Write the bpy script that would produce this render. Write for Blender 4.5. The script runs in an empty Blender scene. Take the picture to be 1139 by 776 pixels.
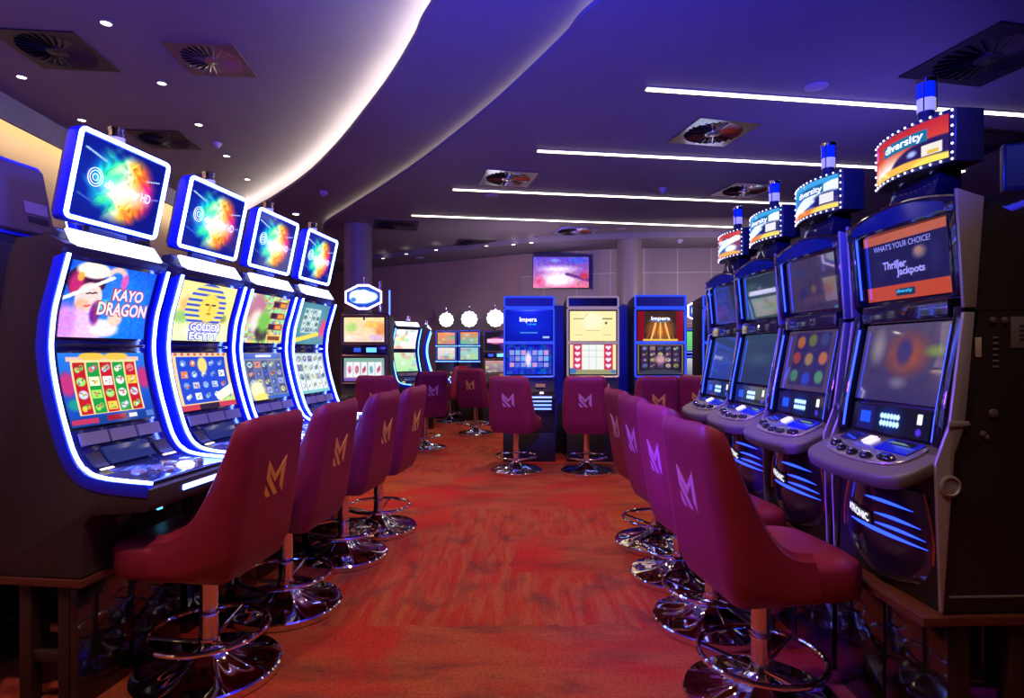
import bpy, bmesh, math, random
import numpy as np
from mathutils import Vector, Matrix
random.seed(7); np.random.seed(7)
SC = bpy.context.scene
COL = SC.collection
PI = math.pi
W_PX, H_PX, F_PX, CX, HY, EYE = 1139, 776, 650.0, 569.5, 392.0, 1.35

# ------------------------------------------------------------------ measuring helpers (turn a seen direction into a place)
def at_z(x, y, z):
    t = (z - EYE) / (-(y - HY) / F_PX)
    return Vector(((x - CX) / F_PX * t, t, z))
def at_y(x, y, Y):
    return Vector(((x - CX) / F_PX * Y, Y, EYE - (y - HY) / F_PX * Y))

# ------------------------------------------------------------------ materials
MATS = {}
def lin(c):
    c = np.asarray(c, float)
    return np.where(c <= 0.04045, c / 12.92, ((c + 0.055) / 1.055) ** 2.4)
def hexc(r, g, b):
    return tuple(float(v) for v in lin(np.array([r, g, b]) / 255.0))
def mat(name, base=(.5, .5, .5), rough=.5, metal=0., coat=0., emit=None, strength=0., spec=.5, bump=None, noise=None):
    if name in MATS: return MATS[name]
    m = bpy.data.materials.new(name); m.use_nodes = True
    nt = m.node_tree; b = nt.nodes['Principled BSDF']
    b.inputs['Base Color'].default_value = (*base, 1)
    b.inputs['Roughness'].default_value = rough
    b.inputs['Metallic'].default_value = metal
    b.inputs['Coat Weight'].default_value = coat
    b.inputs['Coat Roughness'].default_value = .05
    b.inputs['Specular IOR Level'].default_value = spec
    if emit is not None:
        b.inputs['Emission Color'].default_value = (*emit, 1)
        b.inputs['Emission Strength'].default_value = strength
    tc = None
    if noise or bump:
        tc = nt.nodes.new('ShaderNodeTexCoord')
    if noise:                                            # (scale, second colour, amount)
        n = nt.nodes.new('ShaderNodeTexNoise'); n.inputs['Scale'].default_value = noise[0]; n.inputs['Detail'].default_value = 5
        nt.links.new(tc.outputs['Object'], n.inputs['Vector'])
        r = nt.nodes.new('ShaderNodeValToRGB')
        r.color_ramp.elements[0].position = .5 - noise[2]; r.color_ramp.elements[1].position = .5 + noise[2]
        r.color_ramp.elements[0].color = (*base, 1); r.color_ramp.elements[1].color = (*noise[1], 1)
        nt.links.new(n.outputs['Fac'], r.inputs['Fac']); nt.links.new(r.outputs['Color'], b.inputs['Base Color'])
    if bump:                                             # (scale, strength)
        n = nt.nodes.new('ShaderNodeTexNoise'); n.inputs['Scale'].default_value = bump[0]; n.inputs['Detail'].default_value = 3
        nt.links.new(tc.outputs['Object'], n.inputs['Vector'])
        bp = nt.nodes.new('ShaderNodeBump'); bp.inputs['Strength'].default_value = bump[1]; bp.inputs['Distance'].default_value = .002
        nt.links.new(n.outputs['Fac'], bp.inputs['Height']); nt.links.new(bp.outputs['Normal'], b.inputs['Normal'])
    MATS[name] = m
    return m
def screen_mat(name, strength, rough=.06, gloss=.5):
    if name in MATS: return MATS[name]
    m = bpy.data.materials.new(name); m.use_nodes = True
    nt = m.node_tree; b = nt.nodes['Principled BSDF']
    b.inputs['Base Color'].default_value = (.01, .01, .012, 1)
    b.inputs['Roughness'].default_value = rough
    b.inputs['Specular IOR Level'].default_value = gloss
    b.inputs['Coat Weight'].default_value = 1. if gloss > .55 else 0.
    b.inputs['Coat Roughness'].default_value = .02
    a = nt.nodes.new('ShaderNodeVertexColor'); a.layer_name = 'picture'
    nt.links.new(a.outputs['Color'], b.inputs['Emission Color'])
    b.inputs['Emission Strength'].default_value = strength
    MATS[name] = m
    return m

CHROME = mat('chrome', (.82, .80, .78), .05, 1.)
BRASSY = mat('polished steel', (.75, .72, .68), .12, 1.)
LEATHER = mat('wine leather', hexc(134, 32, 56), .42, 0, .0, spec=.45, bump=(220, .12), noise=(9, hexc(122, 28, 50), .2))
LOGO_GOLD = mat('gold emblem', hexc(235, 175, 70), .4, .1)
LOGO_PINK = mat('pale emblem', hexc(205, 150, 160), .45)
BLACK = mat('black cabinet', hexc(30, 24, 24), .5, noise=(60, hexc(38, 30, 30), .3))
BLACKG = mat('black gloss', (.012, .011, .014), .06, 0, .6)
DARKP = mat('dark plastic', (.035, .035, .04), .32)
GREYP = mat('grey plastic', hexc(118, 116, 122), .4)
SILVER = mat('silver side', hexc(165, 162, 165), .38, .35)
BEZEL = mat('bezel', hexc(86, 86, 96), .22, .25, .4)
BEZELK = mat('black bezel', (.02, .02, .026), .12, 0, .5)
NEON = mat('blue white neon', (.8, .8, .8), .4, emit=(.075, .14, 1.), strength=34)
NEON_SOFT = mat('soft neon', (.8, .8, .8), .4, emit=(.12, .2, 1.), strength=9)
BLUE_EDGE = mat('blue edge light', (.1, .1, .3), .2, emit=(.012, .05, 1.), strength=4)
CYAN_NEON = mat('cyan neon', (.8, .8, .8), .4, emit=(.08, .45, .9), strength=3.5)
HEADER = mat('header light', (.9, .9, .9), .4, emit=(.55, .62, 1.), strength=3.2)
WHITE_GLOW = mat('white glow', (.9, .9, .9), .4, emit=(.9, .93, 1.), strength=1.8)
TEXTW = mat('white lettering', (.9, .9, .9), .4, emit=(.9, .95, 1.), strength=1.3)
TEXTB = mat('blue lettering', (.05, .08, .3), .4, emit=hexc(60, 60, 150), strength=1.)
TEXTO = mat('cream lettering', (.9, .8, .6), .4, emit=hexc(250, 225, 190), strength=1.15)
TEXTD = mat('dim lettering', (.5, .5, .6), .4, emit=hexc(150, 160, 190), strength=.7)
TEXTC = mat('cyan lettering', (.1, .5, .6), .4, emit=hexc(40, 190, 200), strength=.9)
TEXTR = mat('rust lettering', (.3, .08, .03), .4, emit=hexc(150, 60, 40), strength=.9)
TEXTK = mat('dark lettering', (.02, .02, .03), .5)
PAPER = mat('sticker paper', hexc(190, 188, 180), .6)
WARM_LED = mat('warm led', (.9, .9, .85), .4, emit=(1., .86, .62), strength=5.5)
DOWN = mat('downlight lens', (.9, .9, .9), .4, emit=(1., .86, .72), strength=7)
BULB = mat('bulb', (.9, .9, .9), .3, emit=(.85, .85, 1.), strength=2.2)
BLUE_GLASS = mat('blue beacon glass', (.01, .05, .5), .08, 0, .5, emit=(.0, .03, .6), strength=.35)
WHITE_GLASS = mat('frosted beacon', hexc(205, 200, 215), .3, emit=(.75, .7, .75), strength=.4)

# ------------------------------------------------------------------ object helpers
ZB = [0.0]
def link(name, me, m=None, parent=None, smooth=False):
    o = bpy.data.objects.new(name, me); COL.objects.link(o)
    if m is not None: me.materials.append(m)
    if parent is not None: o.parent = parent
    if smooth:
        me.polygons.foreach_set('use_smooth', [True] * len(me.polygons))
    return o
def tag(o, label, cat, group=None):
    o['label'] = label; o['category'] = cat
    if group: o['group'] = group
    return o
def thing(name, label, cat, loc=(0, 0, 0), rotz=0., group=None):
    o = bpy.data.objects.new(name, None); COL.objects.link(o); o.empty_display_size = .1
    o.location = loc; o.rotation_euler = (0, 0, rotz)
    return tag(o, label, cat, group)
def raw(name, vs, fs, m, parent=None, smooth=False, shift=True):
    me = bpy.data.meshes.new(name)
    dz = ZB[0] if shift else 0
    me.from_pydata([(float(v[0]), float(v[1]), float(v[2]) - dz) for v in vs], [], fs)
    me.update()
    return link(name, me, m, parent, smooth)
class MB:
    """collects shapes that make up ONE part"""
    def __init__(s): s.v = []; s.f = []
    def add(s, vs, fs):
        n = len(s.v); s.v += [tuple(v) for v in vs]; s.f += [tuple(i + n for i in f) for f in fs]; return s
    def box(s, x0, x1, y0, y1, z0, z1):
        return s.add([(x0, y0, z0), (x1, y0, z0), (x1, y1, z0), (x0, y1, z0), (x0, y0, z1), (x1, y0, z1), (x1, y1, z1), (x0, y1, z1)],
                     [(0, 3, 2, 1), (4, 5, 6, 7), (0, 1, 5, 4), (1, 2, 6, 5), (2, 3, 7, 6), (3, 0, 4, 7)])
    def lathe(s, prof, c=(0, 0, 0), n=32, fn=None, axis='z', cap=True):
        vs = []
        for r, z in prof:
            for k in range(n):
                a = 2 * PI * k / n
                zz = z + (fn(r, a) if fn else 0)
                if axis == 'z': p = (r * math.cos(a), r * math.sin(a), zz)
                elif axis == 'x': p = (zz, r * math.cos(a), r * math.sin(a))
                else: p = (r * math.sin(a), zz, r * math.cos(a))
                vs.append((p[0] + c[0], p[1] + c[1], p[2] + c[2]))
        fs = []
        for i in range(len(prof) - 1):
            for k in range(n):
                k2 = (k + 1) % n
                fs.append((i * n + k, i * n + k2, (i + 1) * n + k2, (i + 1) * n + k))
        if cap:
            fs.append(tuple(range(n - 1, -1, -1))); fs.append(tuple((len(prof) - 1) * n + k for k in range(n)))
        return s.add(vs, fs)
    def tube(s, pts, r, n=8, closed=False):
        P = [Vector(p) for p in pts]; m = len(P); vs = []
        up = None
        for i in range(m):
            if closed: d = (P[(i + 1) % m] - P[i - 1]).normalized()
            else: d = (P[min(i + 1, m - 1)] - P[max(i - 1, 0)]).normalized()
            if up is None:
                up = Vector((0, 0, 1)) if abs(d.z) < .9 else Vector((1, 0, 0))
            e1 = (up - d * up.dot(d)).normalized(); e2 = d.cross(e1); up = e1
            for k in range(n):
                a = 2 * PI * k / n
                vs.append(tuple(P[i] + e1 * (r * math.cos(a)) + e2 * (r * math.sin(a))))
        fs = []
        for i in range(m if closed else m - 1):
            j = (i + 1) % m
            for k in range(n):
                k2 = (k + 1) % n
                fs.append((i * n + k, j * n + k, j * n + k2, i * n + k2))
        if not closed:
            fs.append(tuple(range(n))); fs.append(tuple((m - 1) * n + k for k in range(n - 1, -1, -1)))
        return s.add(vs, fs)
    def torus(s, R, r, c, n=48, k=10):
        return s.tube([(c[0] + R * math.cos(2 * PI * i / n), c[1] + R * math.sin(2 * PI * i / n), c[2]) for i in range(n)], r, k, True)
    def prism(s, prof, y0, y1):
        """profile in (x,z), extruded along y"""
        n = len(prof)
        vs = [(x, y0, z) for x, z in prof] + [(x, y1, z) for x, z in prof]
        fs = [tuple(range(n)), tuple(range(2 * n - 1, n - 1, -1))]
        for i in range(n):
            j = (i + 1) % n
            fs.append((i, i + n, j + n, j))
        return s.add(vs, fs)
    def plate(s, poly, z0, z1):
        """plan polygon (x,y), extruded in z"""
        n = len(poly)
        vs = [(x, y, z0) for x, y in poly] + [(x, y, z1) for x, y in poly]
        fs = [tuple(range(n - 1, -1, -1)), tuple(range(n, 2 * n))]
        for i in range(n):
            j = (i + 1) % n
            fs.append((i, j, j + n, i + n))
        return s.add(vs, fs)
    def ribbon(s, prof, y0, y1, th):
        """a sheet that follows the (x,z) profile, th thick behind it"""
        P = [Vector((x, z)) for x, z in prof]; out = []
        for i, p in enumerate(P):
            d = (P[min(i + 1, len(P) - 1)] - P[max(i - 1, 0)]).normalized()
            out.append((p.x - abs(d.y) * th, p.y - (abs(d.x) * th)))
        return s.prism(list(prof) + out[::-1], y0, y1)
    def build(s, name, m, parent=None, bevel=0., seg=2, smooth=None, ang=40):
        me = bpy.data.meshes.new(name)
        me.from_pydata([(float(v[0]), float(v[1]), float(v[2]) - (ZB[0] if parent is not None else 0)) for v in s.v], [], s.f)
        bm = bmesh.new(); bm.from_mesh(me)
        bmesh.ops.recalc_face_normals(bm, faces=bm.faces)
        if bevel:
            es = [e for e in bm.edges if len(e.link_faces) == 2 and e.calc_face_angle(0) > math.radians(ang)]
            bmesh.ops.bevel(bm, geom=es, offset=bevel, segments=seg, profile=.5, affect='EDGES', clamp_overlap=True)
        bm.to_mesh(me); bm.free()
        o = link(name, me, m, parent)
        if smooth is None: smooth = True
        if smooth:
            me.polygons.foreach_set('use_smooth', [True] * len(me.polygons))
            try: me.set_sharp_from_angle(angle=math.radians(35))
            except Exception: pass
        return o
def dup(root, loc, rotz, label, group=None, name=None):
    def cp(o, parent):
        c = o.copy(); COL.objects.link(c)
        if parent is not None: c.parent = parent
        for ch in KIDS.get(o.name, []): cp(ch, c)
        return c
    r = cp(root, None)
    r.location = loc; r.rotation_euler = (0, 0, rotz); r['label'] = label
    if group: r['group'] = group
    return r
KIDS = {}
def index_kids():
    KIDS.clear()
    for o in COL.objects:
        if o.parent is not None: KIDS.setdefault(o.parent.name, []).append(o)
def kid(root, name):
    return [o for o in COL.objects if o.parent == root and o.name.split('.')[0] == name]
def rrect(y0, y1, z0, z1, r, n=5):
    pts = []
    for cy, cz, a0 in ((y1 - r, z1 - r, 0), (y0 + r, z1 - r, 90), (y0 + r, z0 + r, 180), (y1 - r, z0 + r, 270)):
        for k in range(n + 1):
            a = math.radians(a0 + 90 * k / n); pts.append((cy + r * math.cos(a), cz + r * math.sin(a)))
    return pts

# ------------------------------------------------------------------ screens: a fine grid, each point coloured by a drawing function
class Art:
    def __init__(s, w, h, bg=(0, 0, 0)):
        s.w, s.h = w, h; s.a = np.zeros((h, w, 3)); s.a[:] = np.array(bg) / 255.
        s.X, s.Y = np.meshgrid((np.arange(w) + .5) / w, (np.arange(h) + .5) / h)   # Y down from the top
    def mix(s, mask, c):
        m = np.clip(mask, 0, 1)[..., None]; s.a = s.a * (1 - m) + np.array(c) / 255. * m; return s
    def rect(s, x0, y0, x1, y1, c, al=1.): return s.mix(((s.X >= x0) & (s.X < x1) & (s.Y >= y0) & (s.Y < y1)) * al, c)
    def ell(s, x, y, rx, ry, c, soft=.15, al=1.):
        d = np.sqrt(((s.X - x) / rx) ** 2 + ((s.Y - y) / ry) ** 2); return s.mix(np.clip((1 - d) / max(soft, 1e-3), 0, 1) * al, c)
    def line(s, x0, y0, x1, y1, t, c):
        dx, dy = x1 - x0, y1 - y0; L = dx * dx + dy * dy
        k = np.clip(((s.X - x0) * dx + (s.Y - y0) * dy) / L, 0, 1)
        return s.mix(np.hypot(s.X - x0 - k * dx, s.Y - y0 - k * dy) < t, c)
    def vgrad(s, c0, c1):
        s.a[:] = (np.array(c0) * (1 - s.Y[..., None]) + np.array(c1) * s.Y[..., None]) / 255.; return s
    def noise(s, amp, cell=6):
        n = np.random.rand(s.h // cell + 2, s.w // cell + 2, 3)
        n = np.kron(n, np.ones((cell, cell, 1)))[:s.h, :s.w]; s.a = np.clip(s.a + (n - .5) * amp, 0, 1); return s
    def cells(s, x0, y0, x1, y1, nx, ny, bgs, syms, pad=.12, round_=True, colbg=True):
        rnd = random.Random(nx * 100 + ny + len(bgs))
        cw, ch = (x1 - x0) / nx, (y1 - y0) / ny
        for i in range(nx):
            if colbg: s.rect(x0 + i * cw + cw * .06, y0, x0 + (i + 1) * cw - cw * .06, y1, bgs[i % len(bgs)])
            for j in range(ny):
                cx_, cy_ = x0 + (i + .5) * cw, y0 + (j + .5) * ch
                c = rnd.choice(syms); rw, rh = cw * (.5 - pad), ch * (.5 - pad); kind = rnd.random()
                if kind < .45: s.ell(cx_, cy_, rw, rh, c, .25)
                elif kind < .7: s.rect(cx_ - rw, cy_ - rh * .9, cx_ + rw, cy_ + rh * .9, c)
                else:
                    s.ell(cx_ - rw * .35, cy_ + rh * .2, rw * .6, rh * .7, c, .3); s.ell(cx_ + rw * .4, cy_ - rh * .2, rw * .55, rh * .7, tuple(v * .8 for v in c), .3)
                d = rnd.choice(syms)
                s.line(cx_ - rw * .5, cy_ + rh * rnd.uniform(-.6, .6), cx_ + rw * .5, cy_ + rh * rnd.uniform(-.6, .6), cw * .05, tuple(v * .45 for v in d))
                s.ell(cx_ + cw * rnd.uniform(-.12, .12), cy_ + ch * rnd.uniform(-.12, .12), cw * .13, ch * .14, d, .3)
                s.ell(cx_ + cw * rnd.uniform(-.2, .2), cy_ + ch * rnd.uniform(-.2, .2), cw * .08, ch * .08, tuple(v * .55 for v in rnd.choice(syms)), .4)
        return s
def smap_profile(prof, y0, y1, off=.003):
    """(u,v) on the rectangle -> point on the sheet that follows prof (bottom to top)"""
    P = np.array(prof, float); d = np.r_[0, np.cumsum(np.hypot(*np.diff(P, axis=0).T))]; d /= d[-1]
    def f(u, v):
        x = np.interp(v, d, P[:, 0]); z = np.interp(v, d, P[:, 1])
        e = .02; tx = np.interp(np.clip(v + e, 0, 1), d, P[:, 0]) - np.interp(np.clip(v - e, 0, 1), d, P[:, 0])
        tz = np.interp(np.clip(v + e, 0, 1), d, P[:, 1]) - np.interp(np.clip(v - e, 0, 1), d, P[:, 1])
        L = np.hypot(tx, tz) + 1e-9
        return x + off * tz / L, y0 + (y1 - y0) * u, z - off * tx / L
    f.aspect = abs(y1 - y0) / float(np.sum(np.hypot(*np.diff(P, axis=0).T)))
    return f
def screen(name, f, art, m, parent):
    h, w = art.h, art.w
    U, V = np.meshgrid(np.linspace(0, 1, w), np.linspace(1, 0, h))
    x, y, z = f(U, V); x = x + 0 * U; y = y + 0 * U; z = z + 0 * U
    vs = np.stack([x, y, z - ZB[0]], -1).reshape(-1, 3)
    i = np.arange(h * w).reshape(h, w)
    fs = np.stack([i[1:, :-1], i[1:, 1:], i[:-1, 1:], i[:-1, :-1]], -1).reshape(-1, 4)
    me = bpy.data.meshes.new(name)
    me.vertices.add(len(vs)); me.vertices.foreach_set('co', vs.astype(np.float32).ravel())
    me.loops.add(fs.size); me.loops.foreach_set('vertex_index', fs.astype(np.int32).ravel())
    me.polygons.add(len(fs)); me.polygons.foreach_set('loop_start', (np.arange(len(fs)) * 4).astype(np.int32))
    me.update(calc_edges=True)
    at = me.color_attributes.new('picture', 'FLOAT_COLOR', 'POINT')
    c = np.ones((h * w, 4), np.float32); c[:, :3] = lin(art.a).reshape(-1, 3)
    at.data.foreach_set('color', c.ravel())
    return link(name, me, m, parent, True)
def lettering(body, f, u0, v0, u1, v1, m, parent, off=.004, bold=.02, skew=0., name='lettering'):
    """letters stretched over the patch u0..u1, v0..v1 of a surface map"""
    cu = bpy.data.curves.new('letters', 'FONT'); cu.body = body; cu.offset = bold; cu.resolution_u = 3; cu.align_x = 'LEFT'
    cu.shear = skew
    t = bpy.data.objects.new('letters', cu)
    me = bpy.data.meshes.new_from_object(t)
    bpy.data.objects.remove(t); bpy.data.curves.remove(cu)
    n = len(me.vertices)
    if n == 0: return None
    co = np.zeros(n * 3, np.float32); me.vertices.foreach_get('co', co); co = co.reshape(-1, 3)
    lo, hi = co.min(0), co.max(0)
    u = u0 + (co[:, 0] - lo[0]) / (hi[0] - lo[0]) * (u1 - u0); v = v0 + (co[:, 1] - lo[1]) / (hi[1] - lo[1]) * (v1 - v0)
    x, y, z = f(u, v)
    # step off the surface along its local normal
    xa, ya, za = f(u + .01, v); xb, yb, zb = f(u, v + .01)
    t1 = np.stack([xa - x, ya - y + 0 * u, za - z], -1); t2 = np.stack([xb - x, yb - y + 0 * u, zb - z], -1)
    nn = np.cross(t1, t2); nn /= np.linalg.norm(nn, axis=1, keepdims=True) + 1e-12
    p = np.stack([x + 0 * u, y + 0 * u, z + 0 * u], -1) + nn * off
    p[:, 2] -= ZB[0]
    me.vertices.foreach_set('co', p.astype(np.float32).ravel()); me.update()
    me.name = name; me.materials.clear()
    return link(name, me, m, parent)
# ================================================================== THE SETTING
ZR, ZB_, ZL = 3.40, 3.50, 3.70
def struct(o): o['kind'] = 'structure'; return o
def nodes_mat(name):
    m = bpy.data.materials.new(name); m.use_nodes = True
    nt = m.node_tree; return m, nt, nt.nodes['Principled BSDF'], nt.nodes.new
def make_carpet():
    m, nt, b, N = nodes_mat('red patterned carpet'); L = nt.links.new
    tc = N('ShaderNodeTexCoord')
    def noise(sx, sy, scale, det, dist=0., rough=.5):
        mp = N('ShaderNodeMapping'); mp.inputs['Scale'].default_value = (sx, sy, 1); L(tc.outputs['Object'], mp.inputs['Vector'])
        n = N('ShaderNodeTexNoise'); n.inputs['Scale'].default_value = scale; n.inputs['Detail'].default_value = det
        n.inputs['Distortion'].default_value = dist; n.inputs['Roughness'].default_value = rough
        L(mp.outputs['Vector'], n.inputs['Vector']); return n.outputs['Fac']
    def ramp(src, stops):
        r = N('ShaderNodeValToRGB'); e = r.color_ramp.elements
        e[0].position, e[0].color = stops[0][0], (*stops[0][1], 1); e[1].position, e[1].color = stops[-1][0], (*stops[-1][1], 1)
        for p, c in stops[1:-1]:
            x = e.new(p); x.color = (*c, 1)
        L(src, r.inputs['Fac']); return r.outputs['Color']
    def mixc(fac, a, c, mode='MIX'):
        x = N('ShaderNodeMix'); x.data_type = 'RGBA'; x.blend_type = mode
        if isinstance(fac, float): x.inputs[0].default_value = fac
        else: L(fac, x.inputs[0])
        for i, q in ((6, a), (7, c)):
            if isinstance(q, tuple): x.inputs[i].default_value = (*q, 1)
            else: L(q, x.inputs[i])
        return x.outputs[2]
    red, org, dk, pur = hexc(160, 38, 34), hexc(160, 80, 52), hexc(92, 46, 48), hexc(110, 30, 50)
    base = ramp(noise(.5, 1., 1.5, 4, .6), [(.33, red), (.5, org), (.66, hexc(156, 60, 44))])
    streak = ramp(noise(1.0, 3.6, 1.5, 7, .5, .66), [(.47, (0, 0, 0)), (.72, (.85, .85, .85))])
    c = mixc(streak, base, dk)
    blot = ramp(noise(1., 1., 1.1, 3, .8), [(.52, (0, 0, 0)), (.62, (.75, .75, .75))])
    c = mixc(blot, c, mixc(ramp(noise(6, 1.2, 9, 2), [(.4, (0, 0, 0)), (.6, (1, 1, 1))]), red, hexc(182, 38, 34)))
    # irregular patches whose strokes run the other way
    mpb = N('ShaderNodeMapping'); mpb.inputs['Scale'].default_value = (1, 1, 1); L(tc.outputs['Object'], mpb.inputs['Vector'])
    wob = N('ShaderNodeTexNoise'); wob.inputs['Scale'].default_value = 5; L(mpb.outputs['Vector'], wob.inputs['Vector'])
    ad = N('ShaderNodeMix'); ad.data_type = 'RGBA'; ad.blend_type = 'LINEAR_LIGHT'; ad.inputs[0].default_value = .09
    L(mpb.outputs['Vector'], ad.inputs[6]); L(wob.outputs['Color'], ad.inputs[7])
    brk = N('ShaderNodeTexBrick'); brk.offset = .37; brk.inputs['Scale'].default_value = 1; brk.inputs['Brick Width'].default_value = 1.3; brk.inputs['Row Height'].default_value = .72
    brk.inputs['Mortar Size'].default_value = 0; brk.inputs['Color1'].default_value = (0, 0, 0, 1); brk.inputs['Color2'].default_value = (1, 1, 1, 1)
    L(ad.outputs[2], brk.inputs['Vector'])
    vst = ramp(noise(9, 1.1, 2.0, 6, .4, .65), [(.42, (0, 0, 0)), (.6, (1, 1, 1))])
    alt = mixc(vst, org, red)
    alt = mixc(ramp(noise(2.2, 1.4, 2.6, 5, .5), [(.5, (0, 0, 0)), (.7, (.8, .8, .8))]), alt, hexc(88, 52, 50))
    c = mixc(ramp(brk.outputs['Color'], [(.5, (0, 0, 0)), (.75, (.85, .85, .85))]), c, alt)
    fine = ramp(noise(1., 1., 70, 3), [(.3, (.62, .62, .62)), (.7, (1., 1., 1.))])
    c = mixc(1.0, c, fine, 'MULTIPLY')
    L(c, b.inputs['Base Color']); b.inputs['Roughness'].default_value = .95; b.inputs['Specular IOR Level'].default_value = .15
    bp = N('ShaderNodeBump'); bp.inputs['Strength'].default_value = .3; bp.inputs['Distance'].default_value = .004
    L(noise(1, 1, 300, 2), bp.inputs['Height']); L(bp.outputs['Normal'], b.inputs['Normal'])
    return m
def make_panel_wall():
    m, nt, b, N = nodes_mat('grey panel wall'); L = nt.links.new
    tc = N('ShaderNodeTexCoord'); mp = N('ShaderNodeMapping'); mp.inputs['Scale'].default_value = (1, 1, 1)
    L(tc.outputs['UV'], mp.inputs['Vector'])
    br = N('ShaderNodeTexBrick'); br.offset = 0
    br.inputs['Scale'].default_value = 1; br.inputs['Brick Width'].default_value = .62; br.inputs['Row Height'].default_value = .95
    br.inputs['Mortar Size'].default_value = .008; br.inputs['Mortar Smooth'].default_value = .2
    br.inputs['Color1'].default_value = (*hexc(128, 114, 112), 1); br.inputs['Color2'].default_value = (*hexc(136, 122, 120), 1)
    br.inputs['Mortar'].default_value = (*hexc(176, 164, 160), 1)
    L(mp.outputs['Vector'], br.inputs['Vector'])
    L(br.outputs['Color'], b.inputs['Base Color']); b.inputs['Roughness'].default_value = .55
    return m
CARPET = make_carpet(); PANELW = make_panel_wall()
CEIL = mat('ceiling paint', hexc(112, 106, 120), .7, noise=(3, hexc(108, 102, 115), .2))
CEILD = mat('ceiling paint lower', hexc(112, 106, 120), .6, noise=(3, hexc(108, 102, 115), .2))
BEIGE = mat('beige wall', hexc(196, 172, 130), .6, noise=(1.2, hexc(184, 158, 118), .25))
DARKW = mat('dark wall', hexc(60, 50, 56), .6)
ROUNDW = mat('brown back wall', hexc(150, 124, 118), .6, noise=(.7, hexc(134, 108, 104), .2))
COLW = mat('column cladding', hexc(128, 114, 112), .45)

fl = MB().box(-7, 8, -4, 16, -.06, 0).build('floor', CARPET); struct(fl)
cu = MB().box(-7, 8, -4, 16, ZL, ZL + .06).build('ceiling', CEIL); struct(cu)

def bez(pts, n=10):
    """smooth curve through points (Catmull-Rom)"""
    P = [Vector(p) for p in pts]; P = [P[0] * 2 - P[1]] + P + [P[-1] * 2 - P[-2]]; out = []
    for i in range(1, len(P) - 2):
        for k in range(n):
            t = k / n; a, b, c, d = P[i - 1], P[i], P[i + 1], P[i + 2]
            out.append(.5 * ((2 * b) + (c - a) * t + (2 * a - 5 * b + 4 * c - d) * t * t + (3 * b - a - 3 * c + d) * t ** 3))
    out.append(P[-2]); return out
e1 = [at_z(x, y, ZB_).to_2d() for x, y in ((484.5, 0), (459.4, 45), (435, 85), (404.6, 125.6), (370.8, 166), (338.6, 196.5), (303, 220.7), (272.5, 237.8))]
e1 = [Vector((3.9, -1.4)), Vector((2.6, -.3)), Vector((1.35, .95)), Vector((.35, 2.25))] + e1 + [Vector((-5.2, 10.4)), Vector((-6.6, 12.2))]
e2 = [at_z(x, y, ZR).to_2d() for x, y in ((670, 0), (628, 42), (588, 80.5), (547.8, 117), (504, 152.5), (464, 182.7), (423.8, 209.5), (383.6, 234.7), (360, 251.4))]
e2 = [Vector((5.4, -1.8)), Vector((3.9, -.4)), Vector((2.5, .95)), Vector((1.35, 2.3))] + e2 + [Vector((-3.6, 11.2)), Vector((-5.0, 13.4)), Vector((-6.5, 15.6))]
E1, E2 = bez(e1), bez(e2)
def slab(name, edge, z, th, far):
    poly = [(p.x, p.y) for p in edge] + far
    return struct(MB().plate(poly, z, z + th).build(name, CEILD, smooth=False))
slab('ceiling_band', E1, ZB_, .035, [(-6.6, 15.9), (7.9, 15.9), (7.9, -1.4)])
slab('ceiling_lower', E2, ZR, .035, [(7.9, 15.6), (7.9, -1.8)])
def cove(name, edge, z, inset, m):
    pts = []
    for i, p in enumerate(edge):
        d = (edge[min(i + 1, len(edge) - 1)] - edge[max(i - 1, 0)]).normalized()
        nrm = Vector((d.y, -d.x))
        q = p + nrm * inset; pts.append((q.x, q.y, z))
    o = MB().tube(pts, .012, 6).build(name, m); return struct(o)
COVE1 = mat('cove led', (.9, .9, .9), .4, emit=(1., .86, .66), strength=70)
COVE2 = mat('faint cove led', (.9, .9, .9), .4, emit=(1., .80, .60), strength=4)
cove('trim_1', E1, ZB_ + .06, .10, COVE1)
cove('trim_2', E2, ZR + .055, .07, COVE2)
# left wall with its lit cove
def lw(Y): return -4.6 - .0895 * (Y - 5.25)
def vwall(name, pts, z0, z1, m, th=.08, uvw=False):
    """a wall along plan points; wall surface in front, thickness behind (to the left of the direction of travel)"""
    b = MB(); back = []
    for i, p in enumerate(pts):
        p = Vector(p); d = (Vector(pts[min(i + 1, len(pts) - 1)]) - Vector(pts[max(i - 1, 0)])).normalized()
        back.append((p.x - d.y * th, p.y + d.x * th))
    b.plate([tuple(p) for p in pts] + back[::-1], z0, z1)
    o = b.build(name, m, smooth=False)
    if uvw:
        me = o.data; uv = me.uv_layers.new(name='UVMap')
        for lp in me.loops:
            co = me.vertices[lp.vertex_index].co; uv.data[lp.index].uv = (co.x * 1.0, co.z)
    return struct(o)
vwall('wall_left', [(lw(-4) - .3, -4), (lw(16) - .3, 16)], 0, ZL, BEIGE)
vwall('trim_left', [(lw(-4), -4), (lw(14.5), 14.5)], 3.466, ZL, CEIL, .03)
pl = [(lw(y) - .10, y, 3.56) for y in (-3.8, 0, 4, 8, 12, 14)]
struct(MB().tube(pl, .012, 6).build('trim_3', mat('wall cove led', (.9, .9, .9), .4, emit=(1., .80, .50), strength=34)))
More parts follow.
